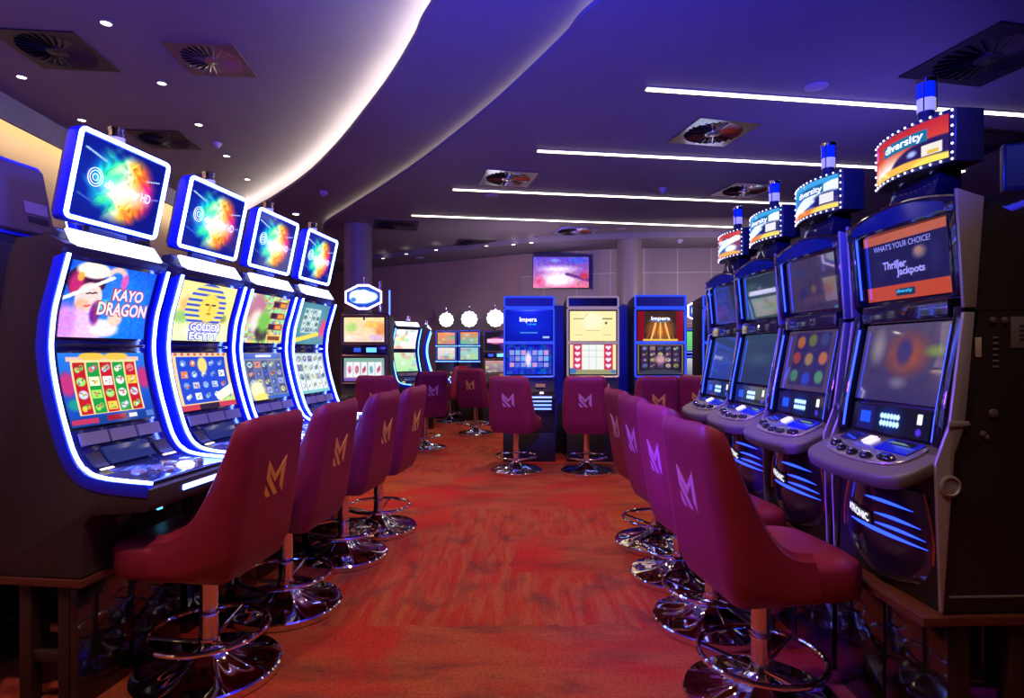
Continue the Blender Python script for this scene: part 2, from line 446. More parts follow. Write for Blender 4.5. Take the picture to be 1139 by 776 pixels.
# back wall: a dark brown rounded part at the left, grey panels at the right
def wallpt(x, y): return at_z(x, y, ZR)
BW = [(-7.0, 15.8), (-5.2, 14.9), (-3.27, 13.5), (-1.33, 12.5), (.19, 11.6)]
BW2 = [(.19, 11.6), (1.2, 11.22), (2.04, 11.0), (3.87, 10.9), (7.9, 10.8)]
vwall('wall_back', BW, 0, ZL, ROUNDW, .1)
vwall('wall_back_panels', BW2, 0, ZL, PANELW, .1, True)
vwall('wall_right', [(6.6, 16), (6.6, -4)], 0, ZL, DARKW)
vwall('wall_front', [(8, -4), (-7, -4)], 0, ZL, DARKW)
# lowered soffit along the back wall
sof = [(x, y - .02) for x, y in BW + BW2[1:]]
fro = [(-6.9, 14.0), (-5.0, 13.2), (-2.9, 12.3), (-1.1, 11.2), (.3, 10.4), (1.3, 10.1), (2.1, 9.95), (3.9, 9.85), (6.5, 9.8)]
struct(MB().plate(fro + sof[::-1][1:], 3.30, ZR + .01).build('ceiling_soffit', CEILD, smooth=False))
# round columns
def column(name, x, y, r):
    b = MB().lathe([(r, 0), (r, ZR + .02)], (x, y, 0), 40)
    return struct(b.build(name, COLW))
p = at_y(700, 392, 10.2); column('column', p.x, p.y, .21)
p = at_y(398, 392, 9.4); column('column', p.x, p.y, .22)

# ------------------------------------------------------------------ ceiling fittings
def light_strip(p0, p1, label):
    a, b = at_z(*p0, ZR), at_z(*p1, ZR)
    d = (b - a); L = d.length; ang = math.atan2(d.y, d.x)
    t = thing('light_strip', label, 'ceiling light', (a.x, a.y, ZR), ang, 'slim white light strips in the right hand ceiling')
    MB().box(-.01, L + .01, -.035, .035, -.006, -.0005).build('channel', GREYP, t)
    MB().box(0, L, -.022, .022, -.016, -.004).build('diffuser', WARM_LED, t, .004)
ZB[0] = 0
light_strip((719, 98), (1230, 133.3), 'long warm white light strip in blue ceiling, nearest and topmost of the four')
light_strip((598, 167), (1072, 190), 'warm white light strip in blue ceiling, second nearest of the four')
light_strip((504, 210), (885, 226), 'warm white light strip in blue ceiling, third of the four from the front')
light_strip((458, 239), (815, 252), 'warm white light strip in blue ceiling, farthest and lowest of the four')

def downlight(x, y, z, label, power=0, r=.036):
    p = at_z(x, y, z)
    t = thing('downlight', label, 'downlight', (p.x, p.y, z), 0, 'small recessed downlights')
    MB().lathe([(r * 1.25, 0), (r * 1.3, -.006), (r, -.010), (r * .9, -.004)], n=20, cap=False).build('trim_ring', GREYP, t)
    MB().lathe([(r * .95, -.004), (r * .9, -.007), (.001, -.008)], n=20).build('lens', DOWN, t)
    if power:
        spot(p.x, p.y, z - .03, power)
def spot(x, y, z, power_, col=(1., .66, .40), size=95, blend=.6):
    l = bpy.data.lights.new('warm_ceiling_beam', 'SPOT'); l.energy = power_ * 1.55; l.color = col
    l.spot_size = math.radians(size); l.spot_blend = blend; l.shadow_soft_size = .05
    o = bpy.data.objects.new('warm_ceiling_beam', l); COL.objects.link(o); o.location = (x, y, z)
for x, y, lab in ((118, 25, 'bright round downlight in purple ceiling, nearest and topmost of the left group'),
                  (24, 85, 'round downlight in purple ceiling between the two swirl vents and the left wall'),
                  (180, 92, 'round downlight in purple ceiling just below the square swirl vents'),
                  (91, 133, 'round downlight just above the corner of the nearest glowing topper'),
                  (221, 138, 'round downlight in purple ceiling above the second glowing topper'),
                  (252, 173, 'round downlight in purple ceiling directly below the small smoke detector'),
                  (275, 199, 'round downlight closest to the curved glowing cove')):
    downlight(x, y, ZL, lab, 46)
for x, y, lab in ((426, 287, 'tiny downlight in far soffit, the leftmost above the dark brown wall'),
                  (452, 282, 'tiny downlight in far soffit, second from left above the dark brown wall'),
                  (485, 277.5, 'tiny downlight in far soffit, third from left above the dark brown wall'),
                  (541, 273, 'brightest downlight in far soffit above the dark brown wall'),
                  (571, 271.5, 'faint downlight in far soffit left of the wall television'),
                  (591, 269.5, 'tiny downlight in far soffit just above the wall television')):
    downlight(x, y, 3.30, lab, 16)
p = at_z(329, 237, ZB_)
t = thing('downlight', 'small round downlight in the dropped band below the curved cove', 'downlight', (p.x, p.y, ZB_), 0, 'small recessed downlights')
MB().lathe([(.09, 0), (.09, -.012), (.055, -.016)], n=20).build('trim_ring', GREYP, t)
MB().lathe([(.05, -.014), (.045, -.019), (.001, -.02)], n=20).build('lens', DOWN, t)
# added warm spots without fittings, over the aisle, beside the camera and farther back
for x, y, z, e in ((-.2, 1.2, ZB_, 62), (.0, 2.7, ZB_, 70), (.2, 4.2, ZR, 74), (-.7, 5.6, ZB_, 84), (.6, 5.5, ZR, 96), (1.3, .7, ZB_, 36),
                   (-1.3, 1.0, ZB_, 84), (0, 8.2, ZR, 74), (-.9, 9.3, ZR, 70), (2.2, 8.6, ZR, 46), (-3.2, 1.2, ZL, 44), (1.8, 5.6, ZR, 46)):
    spot(x, y, z - .03, e, (1., .62, .36))

VENT = mat('vent metal', hexc(150, 130, 124), .3, .7)
VENTC = mat('polished vent metal', hexc(200, 200, 205), .14, 1.)
VENTD = mat('dark vent metal', hexc(52, 44, 48), .5, .4)
def swirl_vent(x, y, z, ang, label, m, s=.30, hub=True):
    p = at_z(x, y, z)
    t = thing('swirl_vent', label, 'air vent', (p.x, p.y, z), math.radians(ang), 'square swirl air vents')
    # square frame with a round hole
    b = MB(); n = 32; vs = []; fs = []
    ri = s * .86
    for zz in (-.012, .0):
        for k in range(n):
            a = 2 * PI * k / n + PI / 4; c, sn = math.cos(a), math.sin(a); q = s / max(abs(c), abs(sn))
            vs.append((c * q, sn * q, zz))
        for k in range(n):
            a = 2 * PI * k / n + PI / 4; vs.append((ri * math.cos(a), ri * math.sin(a), zz))
    for k in range(n):
        k2 = (k + 1) % n
        fs.append((k, k2, n + k2, n + k)); fs.append((2 * n + k, 3 * n + k, 3 * n + k2, 2 * n + k2))
        fs.append((k, 2 * n + k, 2 * n + k2, k2)); fs.append((n + k, n + k2, 3 * n + k2, 3 * n + k))
    b.add(vs, fs).build('frame', m, t)
    b = MB(); nv = 26
    for k in range(nv):
        a = 2 * PI * k / nv; c, sn = math.cos(a), math.sin(a)
        r0, r1, w0, w1 = s * .24, s * .87, .010, .026
        def P(r, w, zz): return (r * c - w * sn, r * sn + w * c, zz)
        b.add([P(r0, -w0, -.003), P(r1, -w1, -.003), P(r1, w1, -.022), P(r0, w0, -.022),
               P(r0, -w0, .001), P(r1, -w1, .001), P(r1, w1, -.018), P(r0, w0, -.018)],
              [(0, 1, 2, 3), (7, 6, 5, 4), (0, 4, 5, 1), (1, 5, 6, 2), (2, 6, 7, 3), (3, 7, 4, 0)])
    b.build('vane_ring', m, t, smooth=False)
    MB().lathe([(s * .25, -.002), (s * .24, -.02), (.012, -.024), (.001, -.03)], n=24).build('hub', m, t)
    MB().lathe([(s * .86, -.001), (.001, .0005)], n=32).build('duct', BLACK, t)
swirl_vent(236, 66, ZL, 5, 'square brownish swirl air vent in purple ceiling, above the second topper', VENT, .26)
swirl_vent(64, 56, ZL, 5, 'large dark swirl air vent in purple ceiling, nearest the left wall', VENTD, .30)
swirl_vent(183, 155, ZL, 5, 'dark swirl air vent low in purple ceiling, behind the nearest topper', VENTD, .28)
swirl_vent(793, 147, ZR, 12, 'shiny swirl air vent between first and second light strips', VENTC)
swirl_vent(1100, 63, ZR, 12, 'large dark swirl air vent above the nearest red topper sign', VENTD, .37)
swirl_vent(565, 198, ZR, 12, 'shiny swirl air vent at the left end of the third light strip', VENTC)
swirl_vent(828, 211, ZR, 12, 'bluish swirl air vent touching the third light strip', VENTC)
swirl_vent(640, 257, ZR, 12, 'far swirl air vent with a pink glint above the wall television', VENTC, .34)
swirl_vent(441, 250, ZR, 12, 'dark far swirl air vent left of the farthest light strip', VENTD, .34)
swirl_vent(528, 270, ZR, 12, 'dark far swirl air vent above the brown back wall', VENTD, .34)
swirl_vent(1085, 160, ZR, 12, 'dark swirl air vent behind the nearest red topper sign', VENTD, .36)
SPK = mat('ceiling speaker', hexc(150, 140, 165), .6)
def disc(name, x, y, z, r, label, cat, dome=False):
    p = at_z(x, y, z)
    t = thing(name, label, cat, (p.x, p.y, z))
    if dome:
        MB().lathe([(r, 0), (r, -.018), (r * .85, -.03)], n=24).build('base', SPK, t)
        MB().lathe([(r * .7, -.03), (r * .62, -.05), (r * .3, -.066), (.001, -.07)], n=20).build('chamber', SPK, t)
    else:
        MB().lathe([(r, 0), (r * 1.0, -.008), (r * .93, -.012)], n=32).build('trim_ring', SPK, t)
        MB().lathe([(r * .9, -.009), (r * .5, -.012), (.001, -.013)], n=32).build('mesh_cover', SPK, t)
disc('ceiling_speaker', 908, 95.5, ZR, .085, 'round pale purple ceiling speaker just above the nearest light strip', 'speaker')
disc('ceiling_speaker', 547, 217.5, ZR, .09, 'small round ceiling speaker just under the third light strip', 'speaker')
disc('ceiling_speaker', 690.5, 254, 3.395, .09, 'far round ceiling speaker right of the wall television', 'speaker')
disc('ceiling_speaker', 466, 286.5, 3.295, .1, 'far round ceiling speaker below the soffit downlights', 'speaker')
disc('smoke_detector', 241.5, 158.5, ZL, .05, 'small white smoke detector in the purple left ceiling', 'smoke detector', True)
disc('smoke_detector', 360, 213, ZB_, .06, 'small white smoke detector on the dropped band under the cove', 'smoke detector', True)
disc('smoke_detector', 737, 209.5, ZR, .05, 'small white smoke detector above the third light strip', 'smoke detector', True)
disc('smoke_detector', 756, 266.5, 3.295, .06, 'far small white smoke detector on the soffit over the grey panels', 'smoke detector', True)

# television on the back wall
def tv():
    a, b = at_y(592, 284.5, 10.98), at_y(656, 321, 10.98)
    w, h = b.x - a.x, a.z - b.z
    t = thing('television', 'flat television showing a bright pink and white scene on the back wall', 'television', ((a.x + b.x) / 2, 10.98, (a.z + b.z) / 2), -PI / 2)
    MB().box(-.05, 0, -w / 2, w / 2, -h / 2, h / 2).build('housing', DARKP, t, .008)
    A = Art(96, 54, (150, 90, 200)).vgrad((80, 60, 200), (230, 110, 130))
    A.ell(.45, .4, .45, .16, (245, 225, 250), .8).ell(.45, .72, .42, .3, (255, 235, 235), .6).ell(.12, .8, .12, .2, (220, 60, 90), .8)
    A.line(.62, .56, .98, .74, .05, (90, 40, 120)).ell(.92, .62, .1, .16, (200, 40, 60), .7).ell(.8, .12, .24, .12, (60, 90, 220), .8).ell(.4, .12, .12, .08, (110, 150, 255), .8)
    A.noise(.16, 3)
    screen('screen', smap_profile([(0, -h / 2 + .02), (0, h / 2 - .02)], -w / 2 + .02, w / 2 - .02, .004), A, screen_mat('tv screen', 1.25, .3), t)
    MB().box(-.12, -.05, -.12, .12, -.1, .1).build('wall_bracket', DARKP, t)
tv()
# ================================================================== STOOLS
def shell_geo():
    b, xb, xf, rc = .252, -.245, .07, .075
    path = []
    for k in range(17): path.append((xf + (-.17 - xf) * k / 16, b, 0))
    for k in range(1, 9):
        a = PI / 2 + (PI / 2) * k / 8; path.append((-.17 + rc * math.cos(a), b - rc + rc * math.sin(a), 1))
    for k in range(1, 9): path.append((xb, (b - rc) * (1 - k / 8), 2))
    path += [(x, -y, s) for x, y, s in path[::-1][1:]]
    return path, b, xb, xf
def lean(x, y, z):
    k = max(0, (z - .50)) / .60
    return x - .095 * k ** 1.25, y * (1 - .07 * k), z
def make_stool(label, logo_mat):
    ZB[0] = 0
    t = thing('casino_stool', label, 'stool')
    # cushion
    def sup(a, rx, ry, n=4.5):
        c, s = math.cos(a), math.sin(a); return (abs(c) ** (2 / n) * math.copysign(1, c) * rx, abs(s) ** (2 / n) * math.copysign(1, s) * ry)
    mb = MB(); n = 48; vs = []; rings = [(.03, .470), (.008, .476), (0, .49), (0, .575), (.008, .596), (.028, .610), (.06, .617), (.16, .621)]
    for ins, z in rings:
        for k in range(n):
            x, y = sup(2 * PI * k / n, .25 - ins, .250 - ins); vs.append((x + .045, y, z))
    fs = []
    for i in range(len(rings) - 1):
        for k in range(n): fs.append((i * n + k, i * n + (k + 1) % n, (i + 1) * n + (k + 1) % n, (i + 1) * n + k))
    fs.append(tuple(range(n - 1, -1, -1))); fs.append(tuple((len(rings) - 1) * n + k for k in range(n)))
    mb.add(vs, fs).build('seat', LEATHER, t)
    # wrap-around back shell
    path, b, xb, xf = shell_geo(); rc_ = .075; N = len(path); M = 16; th = .042
    vs = []; top = []
    for i, (x, y, s) in enumerate(path):
        q = (x - xf) / (-.17 - xf) if s == 0 else 1.
        q = min(max(q, 0), 1)
        if s == 0: h = .635 + .40 * (q ** 3.2)
        elif s == 1:
            a = abs(math.atan2(abs(y) - (b - rc_), -(x + .17))); h = 1.035 + .05 * math.cos(a * .98) ** .5
        else: h = 1.088 - .006 * (1 - abs(y) / .177) ** 2
        top.append(h)
    def nrm(i):
        a, c = path[max(i - 1, 0)], path[min(i + 1, N - 1)]
        d = Vector((c[0] - a[0], c[1] - a[1])).normalized(); return Vector((-d.y, d.x))   # points inwards
    zb = .462
    for layer in range(2):
        for i in range(N):
            nn = nrm(i); x, y, _ = path[i]
            if nn.dot(Vector((-x - .05, -y))) < 0: nn = -nn
            for j in range(M):
                v = j / (M - 1); z = zb + (top[i] - zb) * v
                X, Y, Z = lean(x, y, z)
                tuck = .035 * (1 - min(v * 5, 1)) ** 2
                tt = tuck + (th if layer else 0) - (.010 * math.sin(PI * min(v * 1.1, 1)) if not layer else 0)
                tt += (.012 if (j == M - 1) else 0) * (1 if not layer else -1)
                vs.append((X + nn.x * tt, Y + nn.y * tt, Z))
    rim = []
    for i in range(N):                                    # rounded rim
        o, inn = Vector(vs[i * M + M - 1]), Vector(vs[N * M + i * M + M - 1])
        p = (o + inn) / 2 + Vector((0, 0, .014)); rim.append(len(vs)); vs.append(tuple(p))
    fs = []
    for i in range(N - 1):
        for j in range(M - 1):
            a, c = i * M + j, (i + 1) * M + j
            fs.append((a, c, c + 1, a + 1)); a += N * M; c += N * M; fs.append((a, a + 1, c + 1, c))
        o0, o1 = i * M + M - 1, (i + 1) * M + M - 1
        fs.append((o0, o1, rim[i + 1], rim[i])); fs.append((rim[i], rim[i + 1], o1 + N * M, o0 + N * M))
        fs.append((i * M, N * M + i * M, N * M + (i + 1) * M, (i + 1) * M))
    for i in (0, N - 1):
        ring = [i * M + j for j in range(M)] + [rim[i]] + [N * M + i * M + j for j in range(M - 1, -1, -1)]
        fs.append(tuple(ring))
    sh = MB().add(vs, fs).build('backrest', LEATHER, t)
    # emblem on the outer face of the backrest
    polys = [[(0, 0), (.5, .46), (1, 0), (1, 1), (.80, .80), (.80, .36), (.5, .66), (.17, .34), (.17, .44), (.74, 1), (.52, 1), (0, .5)],
             [(0, .66), (.34, 1), (.12, 1), (0, .88)]]
    mb = MB()
    for P in polys:
        out = []
        for off in (-.002, .0015):
            for u, v in P:
                z = .915 - .155 * v; y = .068 - .136 * u
                X, Y, Z = lean(xb, 0, z); out.append((X - off - .009, y, Z))
        k = len(P); mb.add(out, [tuple(range(k - 1, -1, -1)), tuple(range(k, 2 * k))] + [(i, (i + 1) % k, (i + 1) % k + k, i + k) for i in range(k)])
    mb.build('emblem', logo_mat, sh, smooth=False)
    MB().lathe([(.036, .128), (.036, .475)], n=24).build('pole', BRASSY, t)
    MB().lathe([(.10, .455), (.10, .472), (.03, .472)], n=24).build('seat_plate', DARKP, t)
    fr = MB().torus(.232, .0115, (0, 0, .185), 56, 10)
    for k in range(3):
        a = 2 * PI * k / 3 + .5
        fr.tube([(.226 * math.cos(a), .226 * math.sin(a), .185), (.034 * math.cos(a), .034 * math.sin(a), .135)], .008, 8)
    fr.lathe([(.036, .15), (.043, .152), (.043, .118), (.036, .115)], n=20)
    fr.lathe([(.036, .262), (.040, .260), (.040, .25), (.036, .248)], n=20)
    fr.build('foot_ring', CHROME, t)
    prof = [(.284, 0), (.290, .004), (.290, .030), (.284, .036), (.262, .038), (.225, .040), (.18, .044), (.135, .058), (.10, .075), (.07, .097), (.048, .12), (.038, .135), (.036, .145)]
    def flute(r, a):
        if r < .05 or r > .27: return 0
        k = math.sin(PI * (r - .05) / .22); return .0085 * k * (abs(math.cos(4 * a)) ** 5)
    MB().lathe(prof, (0, 0, 0), 108, flute).build('base', CHROME, t)
    return t
stool_pink = make_stool('', LOGO_PINK)
stool_gold = make_stool('', LOGO_GOLD)
index_kids()
USED = set()
def stool(x, y, phi, label, group, gold):
    src = stool_gold if gold else stool_pink
    if src.name not in USED:
        USED.add(src.name); src.location = (x, y, 0); src.rotation_euler = (0, 0, math.radians(phi)); src['label'] = label; src['group'] = group
        return src
    return dup(src, (x, y, 0), math.radians(phi), label, group)
GL, GR, GF, GD = 'stools along the left slot row', 'stools along the right slot row', 'stools at the facing back row', 'far stools in the left back corner'
stool(-1.28, 2.47, 172, 'wine red stool nearest in the left row, in front of the dragon game machine', GL, True)
stool(-1.20, 3.10, 173, 'wine red stool in the left row right behind the nearest left stool', GL, True)
stool(-1.115, 3.86, 171, 'wine red stool third in the left row, its gold emblem edge-on', GL, True)
stool(-1.02, 4.46, 171, 'wine red stool farthest back in the left row', GL, True)
stool(.962, 2.26, 8, 'wine red stool nearest in the right row, seat pointing at the orange banded screen machine', GR, False)
stool(1.0, 2.92, 8, 'wine red stool second in the right row, half hidden by the nearest right stool', GR, False)
stool(1.01, 3.52, 8, 'wine red stool third in the right row, only its back edge and base showing', GR, False)
stool(1.02, 4.12, 8, 'wine red stool farthest in the right row, thin sliver of purple lit back', GR, False)
stool(.05, 6.62, 72, 'wine red stool with pink emblem in front of the blue framed machine', GF, False)
stool(.84, 6.58, 80, 'wine red stool with pink emblem in front of the pale framed machine', GF, False)
stool(1.58, 6.55, 88, 'wine red stool with gold emblem in front of the red curtain machine', GF, True)
stool(2.22, 6.75, 60, 'wine red stool mostly hidden behind the far end of the right slot row', GF, True)
stool(-1.50, 6.75, 90, 'wine red stool in front of the hexagon sign machine', GD, True)
stool(-1.22, 8.2, 120, 'wine red stool standing before the tall cyan edged machine', GD, False)
stool(-1.20, 11.25, 150, 'small far purple lit stool beside the flower sign machines', GD, False)
stool(-.60, 9.64, 76, 'far wine red stool with emblem in the aisle left of the blue framed machine', GD, True)

# ================================================================== LEFT ROW MACHINES (curved, neon edged)
LP = [(-.042, 1.729), (-.074, 1.62), (-.102, 1.52), (-.114, 1.43), (-.117, 1.36), (-.106, 1.27), (-.082, 1.16), (-.05, 1.05), (-.022, .972), (.012, .918), (.055, .886), (.12, .871), (.20, .864), (.32, .857)]
def smooth_prof(P, n=6): return [(p.x, p.y) for p in bez([Vector(q) for q in P], n)]
LPS = smooth_prof(LP)
def sub(P, z0, z1):
    """bottom-to-top piece of a top-to-bottom profile between heights"""
    Q = sorted([p for p in P if p[0] < .3], key=lambda p: p[1]); zs = [p[1] for p in Q]; xs = [p[0] for p in Q]
    return [(float(np.interp(z, zs, xs)), z) for z in np.linspace(z0, z1, 15)]
HW = .279
ART = {}
def art_burst():
    A = Art(130, 112, (8, 18, 120)); X, Y = A.X - .52, A.Y - .5; A.ell(.3, .5, .5, .6, (14, 60, 200), .9, .7)
    r = np.hypot(X * 1.15, Y); n = np.zeros_like(r)
    for k in range(6):
        n += np.sin(X * (9 + 7 * k) + k * 2.1 + Y * (11 - 5 * k)) * np.cos(Y * (8 + 6 * k) - k) / (k + 2)
    hue = X * 2.2 + .25 * n + .15 * Y
    stops = [(-1.1, (20, 60, 200)), (-.7, (20, 190, 230)), (-.35, (60, 230, 160)), (-.05, (230, 245, 200)), (.2, (255, 200, 60)), (.5, (255, 110, 30)), (.8, (230, 30, 150)), (1.1, (90, 20, 180))]
    xs = [s[0] for s in stops]
    c = np.stack([np.interp(hue, xs, [s[1][i] for s in stops]) for i in range(3)], -1) / 255.
    m = np.clip((.50 + .06 * n - r) / .15, 0, 1)[..., None]
    A.a = A.a * (1 - m) + c * m
    tex = np.zeros_like(r)
    for k in range(5): tex += np.sin(X * (40 + 17 * k) + 3 * n * (k + 1)) * np.cos(Y * (46 - 9 * k) + 2 * n * k)
    A.a = np.clip(A.a * (1 + .09 * tex[..., None] * m), 0, 1)
    g = np.clip(1 - np.hypot((X - .03) / .36, (Y - .05) / .2), 0, 1)[..., None] ** .8
    A.a = A.a * (1 - g) + g
    A.line(.06, .16, .28, .24, .012, (150, 190, 240)).line(.78, .3, .94, .26, .008, (170, 190, 240)).line(.05, .72, .2, .78, .01, (60, 90, 200)).line(.8, .55, .96, .5, .008, (120, 110, 220))
    return A
def art_dragon():
    A = Art(110, 90).vgrad((20, 90, 235), (20, 110, 240))
    A.ell(.62, .5, .5, .6, (40, 160, 250), .9, .6)
    A.ell(.52, .12, .13, .14, (250, 200, 190), .3).ell(.52, .18, .09, .12, (40, 120, 240), .3).ell(.62, .2, .05, .14, (225, 90, 190), .4)
    A.ell(.2, .25, .22, .22, (60, 20, 60), .1).ell(.1, .3, .09, .2, (190, 40, 110), .4)
    A.ell(.25, .1, .2, .12, (250, 235, 225), .2).ell(.13, .2, .04, .07, (240, 170, 60), .3)
    A.ell(.26, .47, .15, .22, (250, 215, 205), .1).ell(.2, .58, .1, .12, (250, 160, 120), .5, .7)
    A.ell(.16, .92, .34, .34, (235, 190, 245), .25).ell(.05, .8, .16, .3, (215, 140, 235), .5).ell(.48, .86, .2, .14, (250, 230, 245), .3).ell(.6, .72, .1, .12, (250, 205, 190), .3)
    A.ell(.36, .66, .07, .2, (120, 40, 140), .4).ell(.45, .55, .1, .1, (60, 210, 230), .5)
    A.line(-.02, .52, .48, .16, .022, (235, 250, 255)).line(.23, .41, .33, .39, .012, (90, 40, 60)).line(.24, .58, .29, .57, .012, (220, 60, 80))
    A.noise(.1, 3); return A
def art_reels_red():
    A = Art(150, 120).vgrad((40, 120, 230), (16, 60, 170)); A.ell(.06, .42, .1, .2, (190, 50, 120), .4).ell(.95, .38, .1, .2, (190, 50, 120), .4).ell(.1, .7, .1, .1, (20, 150, 140), .5)
    A.rect(.08, .06, .92, .12, (240, 190, 170)).ell(.36, .05, .16, .06, (240, 190, 70), .2).ell(.64, .05, .16, .06, (240, 190, 70), .2)
    A.rect(.12, .1, .88, .85, (245, 215, 150))
    R, G = (190, 24, 34), (20, 150, 60)
    A.cells(.13, .13, .87, .84, 5, 4, [R, G, R, G, R], [(250, 240, 240), (240, 200, 60), (200, 220, 250), (235, 120, 120), (250, 250, 210), (160, 230, 90)])
    A.rect(0, .88, 1, 1, (14, 60, 140)).rect(.02, .9, .3, .97, (190, 50, 90)).rect(.4, .88, .62, .96, (150, 20, 40)).rect(.66, .89, .76, .95, (220, 220, 220)).rect(.88, .88, .98, .97, (80, 120, 200)); return A
def art_mask():
    A = Art(90, 90).vgrad((250, 235, 150), (225, 240, 190)); A.ell(.16, .4, .16, .2, (245, 190, 110), .5).ell(.1, .6, .2, .14, (150, 200, 110), .6).ell(.86, .45, .2, .3, (250, 225, 130), .6).ell(.85, .58, .1, .1, (130, 150, 70), .6)
    m = ((A.X - .5) / .36) ** 2 + ((A.Y - .42) / .42) ** 2 < 1
    st = (np.floor(A.Y * 22) % 2 == 0)
    A.mix(m & st, (60, 90, 200)); A.mix(m & ~st, (250, 225, 120))
    A.ell(.55, .42, .19, .27, (250, 215, 90), .15).ell(.5, .36, .05, .02, (60, 60, 70), .2).ell(.62, .36, .05, .02, (60, 60, 70), .2).ell(.56, .52, .05, .02, (190, 120, 40), .2).ell(.56, .43, .02, .08, (220, 170, 60), .3)
    A.ell(.5, .82, .4, .16, (235, 235, 245), .5, .7); A.noise(.06, 3); return A
def art_reels_blue():
    A = Art(120, 112, (235, 205, 150)); A.rect(.06, .07, .94, .88, (30, 70, 200)); A.cells(.08, .09, .92, .86, 5, 4, [(30, 70, 205)], [(180, 200, 240), (120, 160, 240), (250, 250, 255), (235, 130, 60), (150, 190, 250)], .17)
    A.ell(.5, .22, .1, .16, (250, 215, 120), .3).line(.72, .8, 1.0, .66, .08, (250, 245, 220)).ell(.9, .9, .2, .12, (190, 220, 130), .5)
    A.rect(0, .9, 1, 1, (200, 60, 80)).rect(.3, .9, .66, 1, (40, 30, 50)).rect(0, 0, 1, .05, (240, 200, 150))
    for k in range(9): A.rect(.03 + k * .11, .01, .08 + k * .11, .05, (200, 90, 70))
    return A
def art_jungle():
    A = Art(80, 84, (180, 190, 140)); A.noise(.5, 4); A.ell(.2, .3, .25, .35, (190, 120, 140), .4).ell(.25, .55, .2, .3, (235, 220, 210), .5).ell(.42, .8, .2, .2, (60, 50, 50), .4).ell(.45, .55, .2, .3, (120, 190, 80), .5)
    for k in range(3): A.rect(.58, .1 + .24 * k, .95, .24 + .24 * k, (150, 60, 60)); A.rect(.6, .12 + .24 * k, .74, .22 + .24 * k, (40, 40, 60)); A.rect(.78, .13 + .24 * k, .93, .21 + .24 * k, (240, 150, 60))
    A.rect(.56, .82, .96, .96, (240, 190, 90)); A.rect(.6, .85, .92, .93, (120, 50, 30)); return A
def art_reels_mixed():
    A = Art(104, 104, (120, 130, 150)); A.rect(.02, .02, .98, .13, (50, 90, 190)).rect(.3, .05, .7, .1, (220, 230, 250))
    A.cells(.04, .16, .96, .9, 5, 4, [(70, 80, 130), (90, 110, 160)], [(220, 210, 120), (150, 170, 230), (240, 140, 90), (190, 220, 190), (70, 90, 200)])
    A.ell(.2, .8, .22, .26, (240, 240, 190), .4).ell(.26, .94, .24, .1, (240, 220, 110), .4).rect(.4, .92, 1, 1, (60, 100, 190)); return A
def art_white_reels():
    A = Art(72, 80, (150, 170, 170)); A.cells(.04, .04, .96, .92, 5, 4, [(215, 225, 220)], [(160, 170, 160), (120, 150, 150), (235, 235, 225), (110, 120, 150), (190, 200, 140)], .1); A.rect(0, .93, 1, 1, (120, 190, 190)); return A
def art_white_top():
    A = Art(72, 80, (70, 130, 140)); A.ell(.5, .5, .6, .6, (150, 190, 190), .9, .6); A.cells(.14, .14, .72, .72, 4, 4, [(190, 215, 215)], [(120, 150, 150), (220, 235, 235), (90, 120, 130)], .1); A.ell(.9, .6, .14, .3, (220, 80, 130), .5)
    A.line(.05, .9, .75, .74, .05, (240, 210, 60)); return A
SCR = screen_mat('screen picture', 1.1); SCRB = screen_mat('bright screen picture', 1.25)
FRAME_TINT = mat('neon tinted plastic', hexc(26, 46, 225), .28, 0, .4)  # blue glow of the neon is put into the plastic's base colour
CABSIDE = mat('cabinet side', hexc(44, 34, 34), .55, noise=(40, hexc(50, 38, 36), .3))
